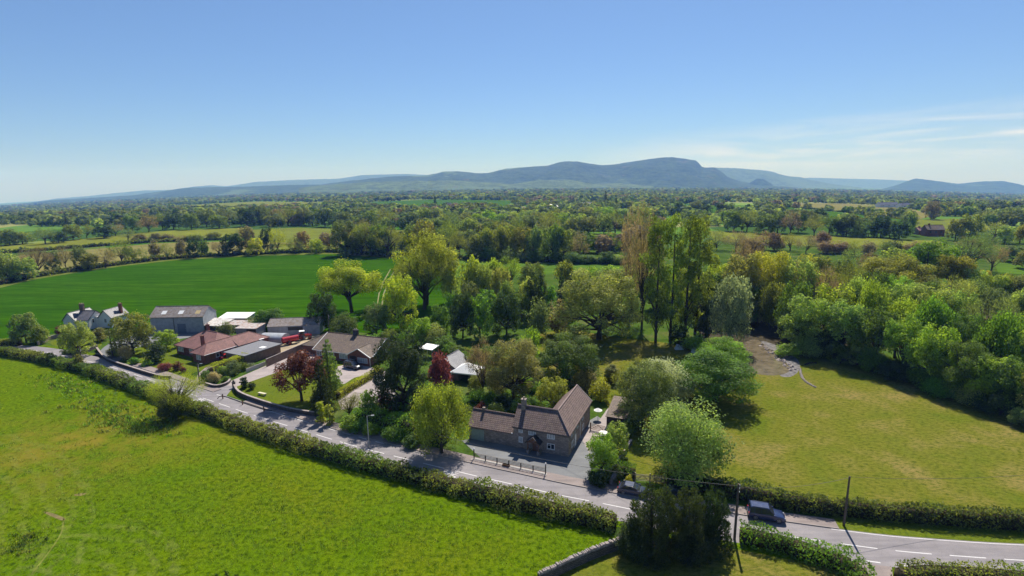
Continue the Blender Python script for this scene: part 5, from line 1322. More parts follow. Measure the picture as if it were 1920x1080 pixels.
# lower garage range on the left of the cottage
el, ez, er = 8.7, 2.75, 4.75
gy0, gy1 = 0.15, 4.9
e = MB(); walls_gable(e, -ml - el, -ml - 0.002, gy0, gy1, ez, er, 'x'); e.build('garage_wall', STONE, cot)
rg = roof_gable(cot, -ml - el, -ml - 0.3, gy0, gy1, ez, er, 'x', T_COT, 0.3, 0.14, name='garage_roof')
door(cot, 'f', gy0 - 0.002, -ml - el + 1.75, 2.5, 2.05, GARD, name='garage_door')
MB().box(-ml - el + 1.7, -ml - el + 2.2, 2.3, 2.75, er, er + 0.55).build('garage_chimney', STONE, cot)
MB().tube((-ml - 0.35, gy0 - 0.3, ez - 0.15), (-ml - 0.1, gy0 - 0.35, ez - 0.12), 0.1, 0.1, 6).build('floodlight', WHITE, cot)

# --- brick bungalow with red hipped roof
BO = at(385, 683)
bb = empty('brick_bungalow', (BO.x, BO.y, 0), R(-28), 'red brick bungalow with hipped red tile roof and two chimneys', 'house')
w = MB().box(-16, -4.5, 2.2, 12.8, 0, 2.75).box(-5, 0, 0, 13, 0, 2.74).box(-6, 0.5, 13.002, 18.5, 0, 2.6)
w.build('wall', BRICK, bb)
r1 = roof_hip(bb, -16, 0.0, 2.2, 13.0, 2.75, 5.9, T_RED, 0.45)
roof_hip(bb, -5.2, 0, 0, 9, 2.76, 4.55, T_RED, 0.44, ends=(True, False), axis='y')
roof_hip(bb, -6, 0.5, 9.5, 18.5, 2.7, 4.5, T_RED, 0.46, ends=(False, True), axis='y')
chimney(r1, -10.6, 8.3, 5.0, 7.3, 0.8, 0.7, BRICK, 2); chimney(r1, -5.6, 3.4, 3.2, 6.0, 0.7, 0.7, BRICK, 1)
window(bb, 'f', 2.2, -14, 0.9, 2.4, 1.35, 3, CURT); window(bb, 'f', 2.2, -8.8, 0.9, 2.6, 1.35, 3, CURT); window(bb, 'f', 0, -2.5, 0.9, 1.8, 1.35, 2, CURT)
window(bb, 'r', 0, 4.4, 0.95, 2.6, 1.3, 3); window(bb, 'r', 0, 11.0, 0.95, 1.8, 1.3, 2, CURT); window(bb, 'r', 0.5, 15.6, 0.95, 2.2, 1.3, 3, CURT)
door(bb, 'r', 0.002, 8.0, 1.0, 2.1, WHITE); gutter(bb, (0.5, -0.3, 2.5), (0.5, 12.9, 2.5))

# --- flat roofed garage beside it
GO = at(474, 683)
fg = empty('flat_roof_garage', (GO.x - 1.5, GO.y - 0.5, 0), R(-26), 'low grey garage with flat felt roof behind the red roofed bungalow', 'garage')
MB().box(-7.5, 0, 0, 11, 0, 2.4).build('wall', BRICKB, fg)
rr = MB().box(-7.9, 0.3, -0.4, 11.3, 2.41, 2.58).build('roof', FELT, fg); MB().box(-2.4, -0.8, 6.0, 7.4, 2.585, 2.66).build('rooflight', CANVAS, rr)
door(fg, 'f', -0.002, -3.6, 2.6, 2.0, WOODG)

# --- long brown bungalow
LO = Vector((-35.6, 130.0, 0))
lb = empty('long_bungalow', LO, R(-21), 'long low bungalow with mossy brown roof and white edged brick gable', 'house')
w = MB(); walls_gable(w, -18.5, 0, 0, 12, 2.6, 5.4, 'x'); walls_gable(w, -6.6, -0.2, -1.3, 2.0, 2.55, 4.35, 'y'); w.build('wall', BRICK, lb)
rr = roof_gable(lb, -18.5, 0, 0, 12, 2.6, 5.4, 'x', T_BNG, 0.5, 0.14, WHITE)
roof_gable(lb, -6.7, -0.1, -1.3, 5.0, 2.6, 4.4, 'y', T_BNG, 0.45, 0.13, WHITE)
chimney(rr, -9.6, 6.2, 4.6, 6.7, 1.3, 0.8, plain('dark_brick', (0.05, 0.045, 0.05), 0.9), 2)
window(lb, 'f', -1.3, -2.3, 0.75, 3.0, 1.3, 4, CURT); MB().box(-6.2, -4.3, -1.34, -1.302, 0, 2.3).build('recessed_door', DARKW, lb)
window(lb, 'f', 0, -9.2, 0.75, 2.6, 1.25, 3, CURT); window(lb, 'f', 0, -13.4, 0.75, 2.6, 1.25, 3, CURT); window(lb, 'f', 0, -17, 0.8, 1.6, 1.2, 2, GLASS)
gutter(lb, (-18.6, -0.5, 2.35), (-7.2, -0.5, 2.35)); MB().tube((0.05, -1.4, 0), (0.05, -1.4, 2.4), 0.06, 0.06, 6).build('drainpipe', WHITE, lb)
MB().box(-24.4, -18.502, 2.4, 11, 0, 2.5).build('garage_wall', BRICK, lb)
roof_hip(lb, -24.4, -17.2, 2.4, 11, 2.5, 4.7, T_BNG, 0.45, ends=(True, False))
door(lb, 'f', 2.39, -21.4, 5.0, 2.15, plain('brown_garage_door', (0.17, 0.06, 0.035), 0.6, var=0.2), name='garage_door')

# --- white house far left
wh = empty('white_house', (-136.5, 168.0, 0), R(-6), 'white rendered house with grey slate roofs at the far left', 'house')
w = MB(); walls_gable(w, -5.6, 0, 0, 7, 3.9, 6.6, 'x'); walls_gable(w, -9.6, -4.8, -0.8, 8.4, 3.9, 6.5, 'y'); walls_gable(w, 1.5, 6.6, 3.0, 11, 4.2, 6.8, 'y'); w.box(-0.002, 1.5, 3.2, 7.0, 0, 4.2)
w.build('wall', RENDER, wh)
MB().box(-5.7, 0.05, -0.06, -0.003, 0, 1.2).build('slate_plinth', LEAD, wh)
ra = roof_gable(wh, -5.6, 0, 0, 7, 3.9, 6.6, 'x', T_SLT, 0.35, 0.12, BLACK); rb = roof_gable(wh, -9.6, -4.8, -0.8, 8.4, 3.9, 6.5, 'y', T_SLT, 0.35, 0.12, BLACK)
rc = roof_gable(wh, 1.5, 6.6, 3.0, 11, 4.2, 6.8, 'y', T_SLT, 0.35, 0.12, BLACK)
chimney(ra, -5.4, 3.6, 5.6, 9.0, 1.5, 0.9, BRICKB, 3); chimney(rc, 6.0, 8.6, 4.6, 8.2, 1.0, 0.9, BRICK, 2)
for x in (-4.5, -1.7): window(wh, 'f', 0, x, 1.7, 0.8, 1.6, 1, mat=BLACK, sill=False)
window(wh, 'r', 0, 2.0, 2.2, 0.9, 1.6, 1, sill=False); window(wh, 'f', 3.0, 4.2, 2.0, 1.0, 1.6, 2, sill=False); window(wh, 'f', -0.8, -7.2, 1.8, 1.2, 1.3, 2, sill=False)

wh.scale = (0.86, 0.86, 0.86); wh.location.x -= 1.0
# --- big grey barn
ba = empty('grey_barn', (-114.0, 163.0, 0), R(1), 'big grey barn with brown sheet roof and three rooflights', 'barn')
w = MB(); walls_gable(w, 0, 16.5, 0, 8, 5.2, 7.7, 'x'); w.build('wall', S_GRY, ba)
rr = roof_gable(ba, 0, 16.5, 0, 8, 5.2, 7.7, 'x', S_AST, 0.3, 0.1)
nrm_s = 2.5 / 4
for x, mm in ((3.0, CANVAS), (8.3, CANVAS), (13.6, plain('rooflight_yellowed', (0.55, 0.42, 0.2), 0.5))):
    y0_, y1_ = 0.9, 2.2; z0_, z1_ = 5.2 + y0_ * nrm_s + 0.10, 5.2 + y1_ * nrm_s + 0.10
    MB().slab([(x, y0_, z0_), (x + 1.5, y0_, z0_), (x + 1.5, y1_, z1_), (x, y1_, z1_)], 0.025).build('rooflight', mm, rr)
MB().tube((7.3, -0.09, 0), (7.3, -0.09, 5.1), 0.07, 0.07, 6).build('drainpipe', BLACK, ba); gutter(ba, (0, -0.36, 5.0), (16.5, -0.36, 5.0), BLACK)
door(ba, 'f', -0.004, 9.6, 2.6, 2.9, plain('barn_door_blue', (0.12, 0.15, 0.2), 0.6), name='barn_door')

def shed(px, py, L, Dp, H0, H1, rz, wmat, rmat, label, cat='shed', opening=None, ridge=False, name='farm_shed'):
    p = at(px, py); s = empty(name, (p.x, p.y, 0), R(rz), label, cat)
    if ridge:
        m = MB(); walls_gable(m, 0, L, 0, Dp, H0, H1, 'x'); m.build('wall', wmat, s); roof_gable(s, 0, L, 0, Dp, H0, H1, 'x', rmat, 0.25, 0.08)
    else:
        m = MB(); m.prism([(0, 0, 0), (L, 0, 0), (L, Dp, 0), (0, Dp, 0)], [(0, 0, H0), (L, 0, H0), (L, Dp, H1), (0, Dp, H1)]); m.build('wall', wmat, s)
        MB().slab([(-0.2, -0.3, H0 + 0.08), (L + 0.2, -0.3, H0 + 0.08), (L + 0.2, Dp + 0.2, H1 + 0.09), (-0.2, Dp + 0.2, H1 + 0.09)], 0.07).build('roof', rmat, s)
    if opening: MB().box(opening[0], opening[1], -0.02, -0.002, opening[2], opening[3]).build('opening', BLACK, s)
    return s
shed(377, 622, 7.5, 6, 2.2, 3.0, -14, DARKW, S_WHT, 'low pale roofed lean-to joined to the grey barn')
shed(412, 612, 9.5, 5, 2.8, 3.5, -3, S_GRY, CANVAS, 'shed with bright white roof behind the farm yard', opening=(4, 9.2, 0.2, 2.5))
shed(418, 622, 8, 4, 2.2, 2.7, -3, WOODG, S_TIN, 'small rusty roofed shed below the white roofed one')
shed(444, 634, 6.5, 5, 3.1, 3.4, -6, S_GRY, S_TIN, 'box shaped grey shed with rusty roof in the farm yard', opening=(3.4, 6.4, 0.1, 2.8))
shed(503, 630, 15.5, 7, 3.0, 4.6, 6, S_GRY, S_AST, 'long grey shed with mossy sheet roof beside the red tractor', ridge=True, opening=(6.0, 10.4, 1.5, 2.6))
# round topped container
p = at(486, 646)
ct = empty('storage_container', (p.x, p.y, 0), R(-8), 'grey round topped storage container between the tractors', 'container')
m = MB(); n = 9; pr = [(-2.3, 0)] + [(-2.3 * math.cos(math.pi * i / n), 1.7 + 1.1 * math.sin(math.pi * i / n)) for i in range(n + 1)] + [(2.3, 0)]
m.prism([(0, y + 2.3, z) for y, z in pr], [(7, y + 2.3, z) for y, z in pr]); m.build('body', S_GRY, ct)
MB().box(-0.05, -0.004, 1.2, 3.4, 0, 2.2).build('door', DARKW, ct)
# timber shed right of the cottage
shed(1137, 799, 3.6, 7.5, 2.0, 3.0, -22, DARKW, T_BNG, 'small dark timber shed with mossy tiled roof right of the cottage', name='timber_shed')
# canvas shelters and grey roofed garden building
p = at(846, 716)
gz = empty('garden_pavilion', (p.x, p.y, 0), R(-18), 'white canvas roofed garden shelter behind the magenta cherry tree', 'gazebo')
m = MB()
for x in (0.1, 6.4):
    for y in (0.1, 4.9): m.box(x - 0.07, x + 0.07, y - 0.07, y + 0.07, 0, 2.5)
m.build('frame', WHITE, gz)
m = MB(); ap = (3.25, 2.5, 4.2); cs = [(-0.2, -0.2, 2.45), (6.7, -0.2, 2.45), (6.7, 5.2, 2.45), (-0.2, 5.2, 2.45)]
for i in range(4):
    m.poly([cs[i], cs[(i + 1) % 4], ap])
    a, b = cs[i], cs[(i + 1) % 4]; m.poly([(a[0], a[1], 2.2), (b[0], b[1], 2.2), b, a])
m.build('canopy', CANVAS, gz)
MB().box(0.3, 6.2, 4.8, 4.86, 0, 2.3).build('back_panel', BRICKB, gz)
p = at(812, 708)
gb = empty('garden_building', (p.x - 1, p.y + 1, 0), R(-24), 'brick outbuilding with grey slate gable roof beside the cherry tree', 'outbuilding')
m = MB(); walls_gable(m, 0, 8, 0, 7, 2.5, 4.9, 'y'); m.build('wall', BRICKB, gb); roof_gable(gb, 0, 8, 0, 7, 2.5, 4.9, 'y', T_SLT, 0.3, 0.1)
window(gb, 'f', 0, 4, 1.0, 1.6, 1.1, 2)
p = at(790, 670)
cs_ = empty('small_canopy', (p.x, p.y, 0), R(-25), 'small white roofed shelter behind the dark broad conifer', 'shelter')
m = MB()
for x in (0, 3.4):
    for y in (0, 3): m.box(x - 0.06, x + 0.06, y - 0.06, y + 0.06, 0, 2.5)
m.build('frame', STEEL, cs_); MB().slab([(-0.3, -0.3, 2.6), (3.7, -0.3, 2.55), (3.7, 3.3, 2.9), (-0.3, 3.3, 2.95)], 0.06).build('roof', CANVAS, cs_)

# far houses on the plain
def far_house(px, py, L, D_, H, zr_, rz, wm, rm, label):
    p = at(px, py); h = empty('far_house', (p.x, p.y, p.z), R(rz), label, 'house')
    m = MB(); walls_gable(m, 0, L, 0, D_, H, zr_, 'x'); m.build('wall', wm, h); r = roof_gable(h, 0, L, 0, D_, H, zr_, 'x', rm, 0.4, 0.2)
    MB().box(L * 0.2, L * 0.2 + 1, D_ / 2 - 0.5, D_ / 2 + 0.5, zr_ - 0.8, zr_ + 1.2).build('chimney', BRICK, r)
    for i in range(3): MB().box(L * (0.15 + 0.3 * i), L * (0.15 + 0.3 * i) + 1.4, -0.06, -0.003, H * 0.5, H * 0.5 + 1.3).build('window', GLASS, h)
    return h
far_house(1737, 443, 13, 8, 5.5, 8.8, -8, BRICK, T_BNG, 'brick farmhouse standing in the field at the right')
far_house(1722, 440, 10, 7, 3.6, 5.6, 0, BRICKB, T_RED, 'lower brown annexe left of the brick farmhouse')
far_house(1020, 390, 26, 10, 4, 6.5, 4, RENDER, T_SLT, 'pale farm buildings left of the tall black conifer')
far_house(1045, 391, 22, 10, 3.5, 6, 0, S_WHT, T_SLT, 'second pale farm building left of the tall black conifer')
far_house(1093, 390, 20, 10, 6, 10, 0, RENDER, T_SLT, 'white farmhouse just left of the tall black conifer')
far_house(1112, 390, 16, 9, 5, 8, 0, RENDER, T_SLT, 'white cottage touching the tall black conifer')
far_house(835, 391, 12, 8, 7, 11, 0, RENDER, T_SLT, 'tiny white house beside the dark conifer on the plain')
far_house(1650, 389, 34, 14, 5, 9, 0, RENDER, T_SLT, 'long white farm shed left in the far right fields')
far_house(1690, 391, 30, 14, 5, 9, 0, RENDER, T_SLT, 'right one of the white sheds in the far fields')
far_house(1862, 384, 28, 12, 6, 9, 0, S_WHT, T_BNG, 'brown roofed farm among woods near the right edge')
far_house(104, 399, 30, 12, 5, 8, 0, RENDER, CANVAS, 'white roofed barn in the woods at the far left')

# ------------------------------------------------------------ walls, fences, gates
def wall_run(name, pts, w, h, mat, label, cat='wall', cope=None, coping='slab', z=0.0):
    C = resample([at(*p) for p in pts], 0.5); m = MB(); cm_ = MB(); r = random.Random(4)
    for a, b in zip(C, C[1:]):
        d = (b - a).normalized(); n = Vector((-d.y, d.x)) * w / 2; hh = h
        m.prism([((a - n).x, (a - n).y, z), ((b - n).x, (b - n).y, z), ((b + n).x, (b + n).y, z), ((a + n).x, (a + n).y, z)], [((a - n).x, (a - n).y, z + hh), ((b - n).x, (b - n).y, z + hh), ((b + n).x, (b + n).y, z + hh), ((a + n).x, (a + n).y, z + hh)])
        if coping == 'stones':
            k = 0.0
            while k < 0.5:
                t = r.uniform(0.09, 0.17); g = r.uniform(0.02, 0.1); q = a + d * k; e = a + d * (k + t); up = r.uniform(0.2, 0.42); lean = d * r.uniform(-0.06, 0.1); nn = n * r.uniform(0.85, 1.2)
                cm_.prism([((q - nn).x, (q - nn).y, z + h), ((e - nn).x, (e - nn).y, z + h), ((e + nn).x, (e + nn).y, z + h), ((q + nn).x, (q + nn).y, z + h)],
                          [((q - nn * .8 + lean).x, (q - nn * .8 + lean).y, z + h + up * .9), ((e - nn * .8 + lean).x, (e - nn * .8 + lean).y, z + h + up * .9), ((e + nn * .7 + lean).x, (e + nn * .7 + lean).y, z + h + up), ((q + nn * .7 + lean).x, (q + nn * .7 + lean).y, z + h + up)])
                k += t + g
        elif cope:
            n2 = n * 1.25
            cm_.prism([((a - n2).x, (a - n2).y, z + h + .002), ((b - n2).x, (b - n2).y, z + h + .002), ((b + n2).x, (b + n2).y, z + h + .002), ((a + n2).x, (a + n2).y, z + h + .002)], [((a - n2).x, (a - n2).y, z + h + .08), ((b - n2).x, (b - n2).y, z + h + .08), ((b + n2).x, (b + n2).y, z + h + .08), ((a + n2).x, (a + n2).y, z + h + .08)])
    o = m.build(name, mat); tag(o, label, cat)
    if cm_.f: cm_.build('coping', cope or mat, o)
    return o
COPE = plain('coping_stone', (0.33, 0.28, 0.26), 0.9, 0.2, var=0.35, nscale=2.5)
wall_run('drystone_wall', [(1010, 1094), (1060, 1070), (1110, 1047), (1176, 1022)], 0.5, 1.15, DRY, 'dry stone wall with upright coping stones between pasture and garden', cope=COPE, coping='stones')
wall_run('garden_wall', [(440, 728), (449, 741), (480, 754), (540, 772), (600, 782)], 0.35, 0.9, DRY, 'curved low stone wall round the front lawn', cope=COPE)
wall_run('garden_wall', [(182, 656), (200, 676), (250, 694), (300, 709), (322, 710)], 0.35, 0.75, DRY, 'low stone wall with shrubs behind it along the left pavement', cope=COPE)
wall_run('garden_wall', [(118, 664), (150, 664), (184, 652)], 0.35, 0.9, DRY, 'low stone wall before the white house garden', cope=COPE)
wall_run('garden_wall', [(72, 648), (92, 638), (118, 632)], 0.3, 1.1, WOODG, 'sloping timber garden wall left of the dark purple tree', cope=COPE)
wall_run('garden_wall', [(386, 722), (405, 727), (425, 722), (432, 715)], 0.35, 0.6, DRY, 'small curved stone wall on the corner between two drives', cope=COPE)
wall_run('boundary_wall', [(500, 688), (540, 670), (572, 656)], 0.2, 2.0, BRICKB, 'tall brown brick wall between farm yard and driveway', cope=COPE)
wall_run('boundary_fence', [(462, 699), (500, 684)], 0.12, 1.0, CONC, 'pale low panel fence at the top of the sloping bed', 'fence')
wall_run('boundary_wall', [(1148, 885), (1160, 868), (1172, 850), (1185, 830)], 0.3, 0.8, DRY, 'shaded stone wall running back beside the cottage drive', cope=COPE)
wall_run('kerb_edging', [(408, 748), (418, 743), (460, 757), (508, 771), (526, 763)], 0.12, 0.16, DARKW, 'dark timber edging round the grass strip', 'edging')
# parapet fence in front of the cottage
pts = [at(889, 861), at(1023, 890)]
d = (pts[1] - pts[0]); L = d.length; d.normalize(); ang = math.atan2(d.y, d.x)
pf = empty('forecourt_fence', (pts[0].x, pts[0].y, 0), ang, 'dark post and rail fence with white globe posts before the cottage', 'fence')
MB().box(-0.4, L + 0.3, -0.75, -0.25, 0, 0.2).build('kerb', COPE, pf)
MB().box(-0.2, L + 0.2, -0.2, 0.2, 0, 0.16).build('base', CONC, pf)
n = 7
for i in range(n):
    x = L * i / (n - 1); hh = 1.15 if 0 < i < n - 1 else 1.75
    po = MB().box(x - 0.07, x + 0.07, -0.07, 0.07, 0.16, hh).build('post', BLACK, pf)
    if i in (0, n - 1): MB().ball((x, 0, hh + 0.14), 0.15).build('globe', WHITE, po)
for z_ in (0.4, 0.62, 0.84, 1.04): MB().box(0.07, L - 0.07, 0.08, 0.12, z_, z_ + 0.07).build('rail', WOODG if z_ > 1 else DARKW, pf)
# planter
p = at(952, 872); pl_ = empty('planter', (p.x, p.y, 0.0), ang, 'small wooden planter box in front of the forecourt fence', 'planter')
MB().box(-0.6, 0.6, -0.9, -0.4, 0.21, 0.5).build('box', WOOD, pl_); MB().box(-0.5, 0.5, -0.82, -0.48, 0.5, 0.56).build('soil', FLOORM, pl_)
# field gate
ga, gb_ = at(1191, 903), at(1246, 907); mid = (ga + gb_) / 2
def gate(a, b, label, mat=WOODG, h=1.3):
    d = b - a; L = d.length; g = empty('field_gate', (a.x, a.y, 0), math.atan2(d.y, d.x), label, 'gate', 'pair of five bar gates')
    m = MB()
    for k in range(5): m.box(0.12, L - 0.12, -0.03, 0.03, 0.2 + k * (h - 0.3) / 4, 0.28 + k * (h - 0.3) / 4)
    m.build('bars', mat, g); MB().tube((0.15, -0.05, 0.25), (L / 2, -0.05, h - 0.05), 0.04).tube((L - 0.15, -0.05, 0.25), (L / 2, -0.05, h - 0.05), 0.04).build('brace', mat, g)
    MB().box(-0.09, 0.09, -0.09, 0.09, 0, h + 0.2).build('post', mat, g)
    return g
gate(ga, mid, 'left leaf of the wooden field gates beside the huge round tree'); g2 = gate(mid, gb_, 'right leaf of the wooden field gates beside the huge round tree')
MB().box((gb_ - mid).length - 0.09, (gb_ - mid).length + 0.09, -0.09, 0.09, 0, 1.5).build('post', WOODG, g2)
gate(at(1107, 806), at(1136, 812), 'dark brown garden gate between the cottage gable and timber shed', WOOD)
# upright boulder
def rock(p, s, label, group=None, mat=None, name='boulder', seed=0, parentless=True):
    r = random.Random(seed); bm = bmesh.new(); bmesh.ops.create_icosphere(bm, subdivisions=2, radius=1)
    for v in bm.verts:
        k = 1 + r.uniform(-0.16, 0.16); v.co = Vector((v.co.x * s[0] * k, v.co.y * s[1] * k, max(-0.25, v.co.z) * s[2] * k))
    me = bpy.data.meshes.new(name); bm.to_mesh(me); bm.free(); me.materials.append(mat or COPE)
    o = link(name, me); o.location = (p.x, p.y, p.z + 0.1 * s[2]); o.rotation_euler = (0, 0, r.uniform(0, 6)); return tag(o, label, 'rock', group)
rock(at(1150, 908), (0.75, 0.45, 1.9), 'upright grey standing boulder at the cottage entrance', mat=plain('boulder_grey', (0.16, 0.15, 0.16), 0.9, var=0.3), seed=3)
C = resample([at(*p) for p in ((1500, 692), (1503, 706), (1512, 717), (1530, 727))], 0.62)
for i, c in enumerate(C): rock(Vector((c.x, c.y, 0)), (0.36, 0.28, 0.3), 'rough stone in the curved line on the lawn beside the pond', 'stones edging the mound by the pond', seed=i)
C = resample([at(*p) for p in ((1510, 684), (1520, 681), (1531, 681))], 0.7)
for i, c in enumerate(C): rock(Vector((c.x, c.y, 0)), (0.4, 0.28, 0.28), 'dark stone in the short upper line beyond the pond', 'dark stones above the mound', mat=DRY, seed=i + 40)
r_ = random.Random(9)
for i in range(34):
    t = i / 33; a = (1428 + 62 * t + r_.uniform(-4, 5), 648 + 48 * t + r_.uniform(-4, 3)); rock(at(*a), (r_.uniform(.25, .5),) * 2 + (r_.uniform(.2, .4),), 'grey rock lying on the right hand bank of the pond', 'rocks on the pond bank', mat=COPE, seed=i + 80)
# garden bench
p = at(492, 741); bn = empty('garden_bench', (p.x, p.y, 0), R(-25), 'pale stone bench on the front lawn behind the curved wall', 'bench')
MB().box(-1.1, 1.1, -0.28, 0.28, 0.42, 0.54).build('seat', plain('pale_stone', (0.6, 0.55, 0.38), 0.8), bn)
for x in (-0.8, 0.8): MB().box(x - 0.14, x + 0.14, -0.22, 0.22, 0, 0.418).build('leg', CONC, bn)
# bollards on the pavement
for i, (bx_, by_) in enumerate(((418, 748), (455, 759), (495, 771))):
    p = at(bx_, by_); b_ = empty('bollard', (p.x, p.y, 0.0), 0, ['left', 'middle', 'right'][i] + ' dark wooden bollard on the edge of the grass strip', 'bollard', 'wooden bollards by the road')
    MB().box(-0.09, 0.09, -0.09, 0.09, 0, 1.0).build('post', WOOD, b_); MB().box(-0.11, 0.11, -0.11, 0.11, 1.0, 1.1).build('cap', BLACK, b_)
# gate pier with finial at the drive
p = at(439, 727); gp = empty('gate_pier', (p.x, p.y, 0), R(-20), 'dark gate pier with a ball finial at the drive mouth', 'pier')
MB().box(-0.25, 0.25, -0.25, 0.25, 0, 1.3).box(-0.32, 0.32, -0.32, 0.32, 1.301, 1.4).build('shaft', DRY, gp); MB().ball((0, 0, 1.6), 0.24).build('finial', DRY, gp)
# wheelie bins by the drive
for i, (x, y) in enumerate(((517, 679), (522, 677))):
    p = at(x, y); wb = empty('wheelie_bin', (p.x, p.y, 0), R(-20), ['dark green', 'pale grey'][i] + ' wheeled bin at the foot of the brick wall', 'bin')
    mt = plain('bin_' + str(i), [(0.03, 0.07, 0.05), (0.5, 0.5, 0.55)][i], 0.5)
    MB().prism([(-.22, -.27, .06), (.22, -.27, .06), (.22, .27, .06), (-.22, .27, .06)], [(-.28, -.33, 1.0), (.28, -.33, 1.0), (.28, .33, 1.0), (-.28, .33, 1.0)]).build('body', mt, wb); MB().box(-.31, .31, -.37, .37, 1.002, 1.08).build('lid', mt, wb)
# garden table near the shed, white parasol
p = at(1131, 818); gt = empty('garden_table', (p.x, p.y, 0), 0, 'white garden table on the patio behind the drive trees', 'table')
MB().tube((0, 0, .7), (0, 0, .75), .8, .8, 14).build('tabletop', WHITE, gt); MB().tube((0, 0, 0), (0, 0, .7), .06, .06).build('leg', WHITE, gt)
p = at(1121, 786); gt = empty('garden_parasol', (p.x, p.y, 0), 0.3, 'small white parasol standing at the cottage gable end', 'parasol')
MB().tube((0, 0, 0), (0, 0, 2.2), .04, .04).build('pole', WOOD, gt); MB().tube((0, 0, 1.85), (0, 0, 2.3), .85, .03, 8).build('canopy', CANVAS, gt)
# white statues / figures under the poplars
for i, (x, y) in enumerate(((1273, 655), (1302, 660))):
    p = at(x, y); s_ = empty('tarpaulin_heap', (p.x, p.y, 0), i, ['left', 'right'][i] + ' pale blue covered heap under the poplars', 'tarpaulin')
    MB().prism([(-1.2, -.7, 0), (1.2, -.7, 0), (1.2, .7, 0), (-1.2, .7, 0)], [(-.7, -.3, 1.5), (.7, -.3, 1.3), (.7, .3, 1.3), (-.7, .3, 1.5)]).build('cover', plain('tarp_' + str(i), (0.45, 0.5, 0.58), 0.7), s_, bevel=0.12)

# ------------------------------------------------------------ utility poles, cables, lamps
POLES = {}
def pole(key, bx_, by_, ty, label, r=0.15, arms=0, lamp=False, insul=True, mat=POLEW, lean=0.0):
    p = at(bx_, by_); h = height(p, ty); o = empty('utility_pole' if not lamp else 'street_lamp', (p.x, p.y, 0), 0.2, label, 'pole' if not lamp else 'street lamp')
    MB().tube((0, 0, 0), (lean, 0, h), r, r * 0.72, 10).build('pole', mat, o)
    if arms: MB().box(lean - .8, lean + .8, -.06, .06, h - .5, h - .38).build('crossarm', mat, o)
    if insul:
        for k in range(3): MB().tube((lean + .17, 0, h - .3 - .45 * k), (lean + .17, 0, h - .14 - .45 * k), .07, .05, 8).build('insulator', WHITE, o)
    if lamp: MB().tube((lean, 0, h), (lean + .9, -.5, h + .25), .04, .04).build('bracket', mat, o); MB().box(lean + .7, lean + 1.25, -.7, -.45, h + .2, h + .32).build('lamp_head', STEEL, o)
    POLES[key] = Vector((p.x + lean, p.y, h)); return o
pole('a', 1377, 1012, 907, 'dark timber utility pole beside the roadside conifers', 0.17)
pole('b', 1582, 986, 893, 'bare timber pole on the grass verge at the right', 0.16, insul=False)
pole('c', 692, 838, 780, 'grey street lamp column rising from the roadside hedge', 0.1, lamp=True, insul=False, mat=CONC)
pole('d', 375, 722, 683, 'dark timber pole at the mouth of the brick bungalow drive', 0.15, lamp=True)
pole('e', 153, 676, 651, 'short pole in the hedge at the road bend', 0.14)
pole('f', 212, 671, 617, 'timber pole on the corner of the farm track', 0.15)
pole('g', 619, 640, 590, 'thin pole behind the long bungalow', 0.12)
def cable(a, b, sag, label, r=0.022):
    pts = [a.lerp(b, i / 14) - Vector((0, 0, sag * 4 * (i / 14) * (1 - i / 14))) for i in range(15)]
    o = MB().path(pts, r, 4).build('overhead_cable', BLACK); return tag(o, label, 'cable')
cable(POLES['a'], Vector((CO.x - 1, CO.y + 0.1, 4.0)), 0.9, 'overhead cable from the conifer pole to the cottage corner')
cable(POLES['a'] - Vector((0, 0, .5)), POLES['b'] + Vector((0, 0, -0.2)), 0.6, 'overhead cable between the two poles at the right')
cable(POLES['b'] + Vector((0, 0, -0.1)), Vector((95, 70, 6)), 1.5, 'overhead cable running right over the paddock hedge')
cable(POLES['a'] - Vector((0, 0, .3)), at(805, 880) + Vector((0, 0, 6.5)), 1.2, 'overhead cable crossing in front of the cottage')
cable(POLES['d'], POLES['f'], 0.8, 'overhead cable above the left pavement')
cable(POLES['d'], Vector((bb.location.x - 2, bb.location.y + 3, 4)), 0.4, 'overhead cable from the drive pole to the brick bungalow')

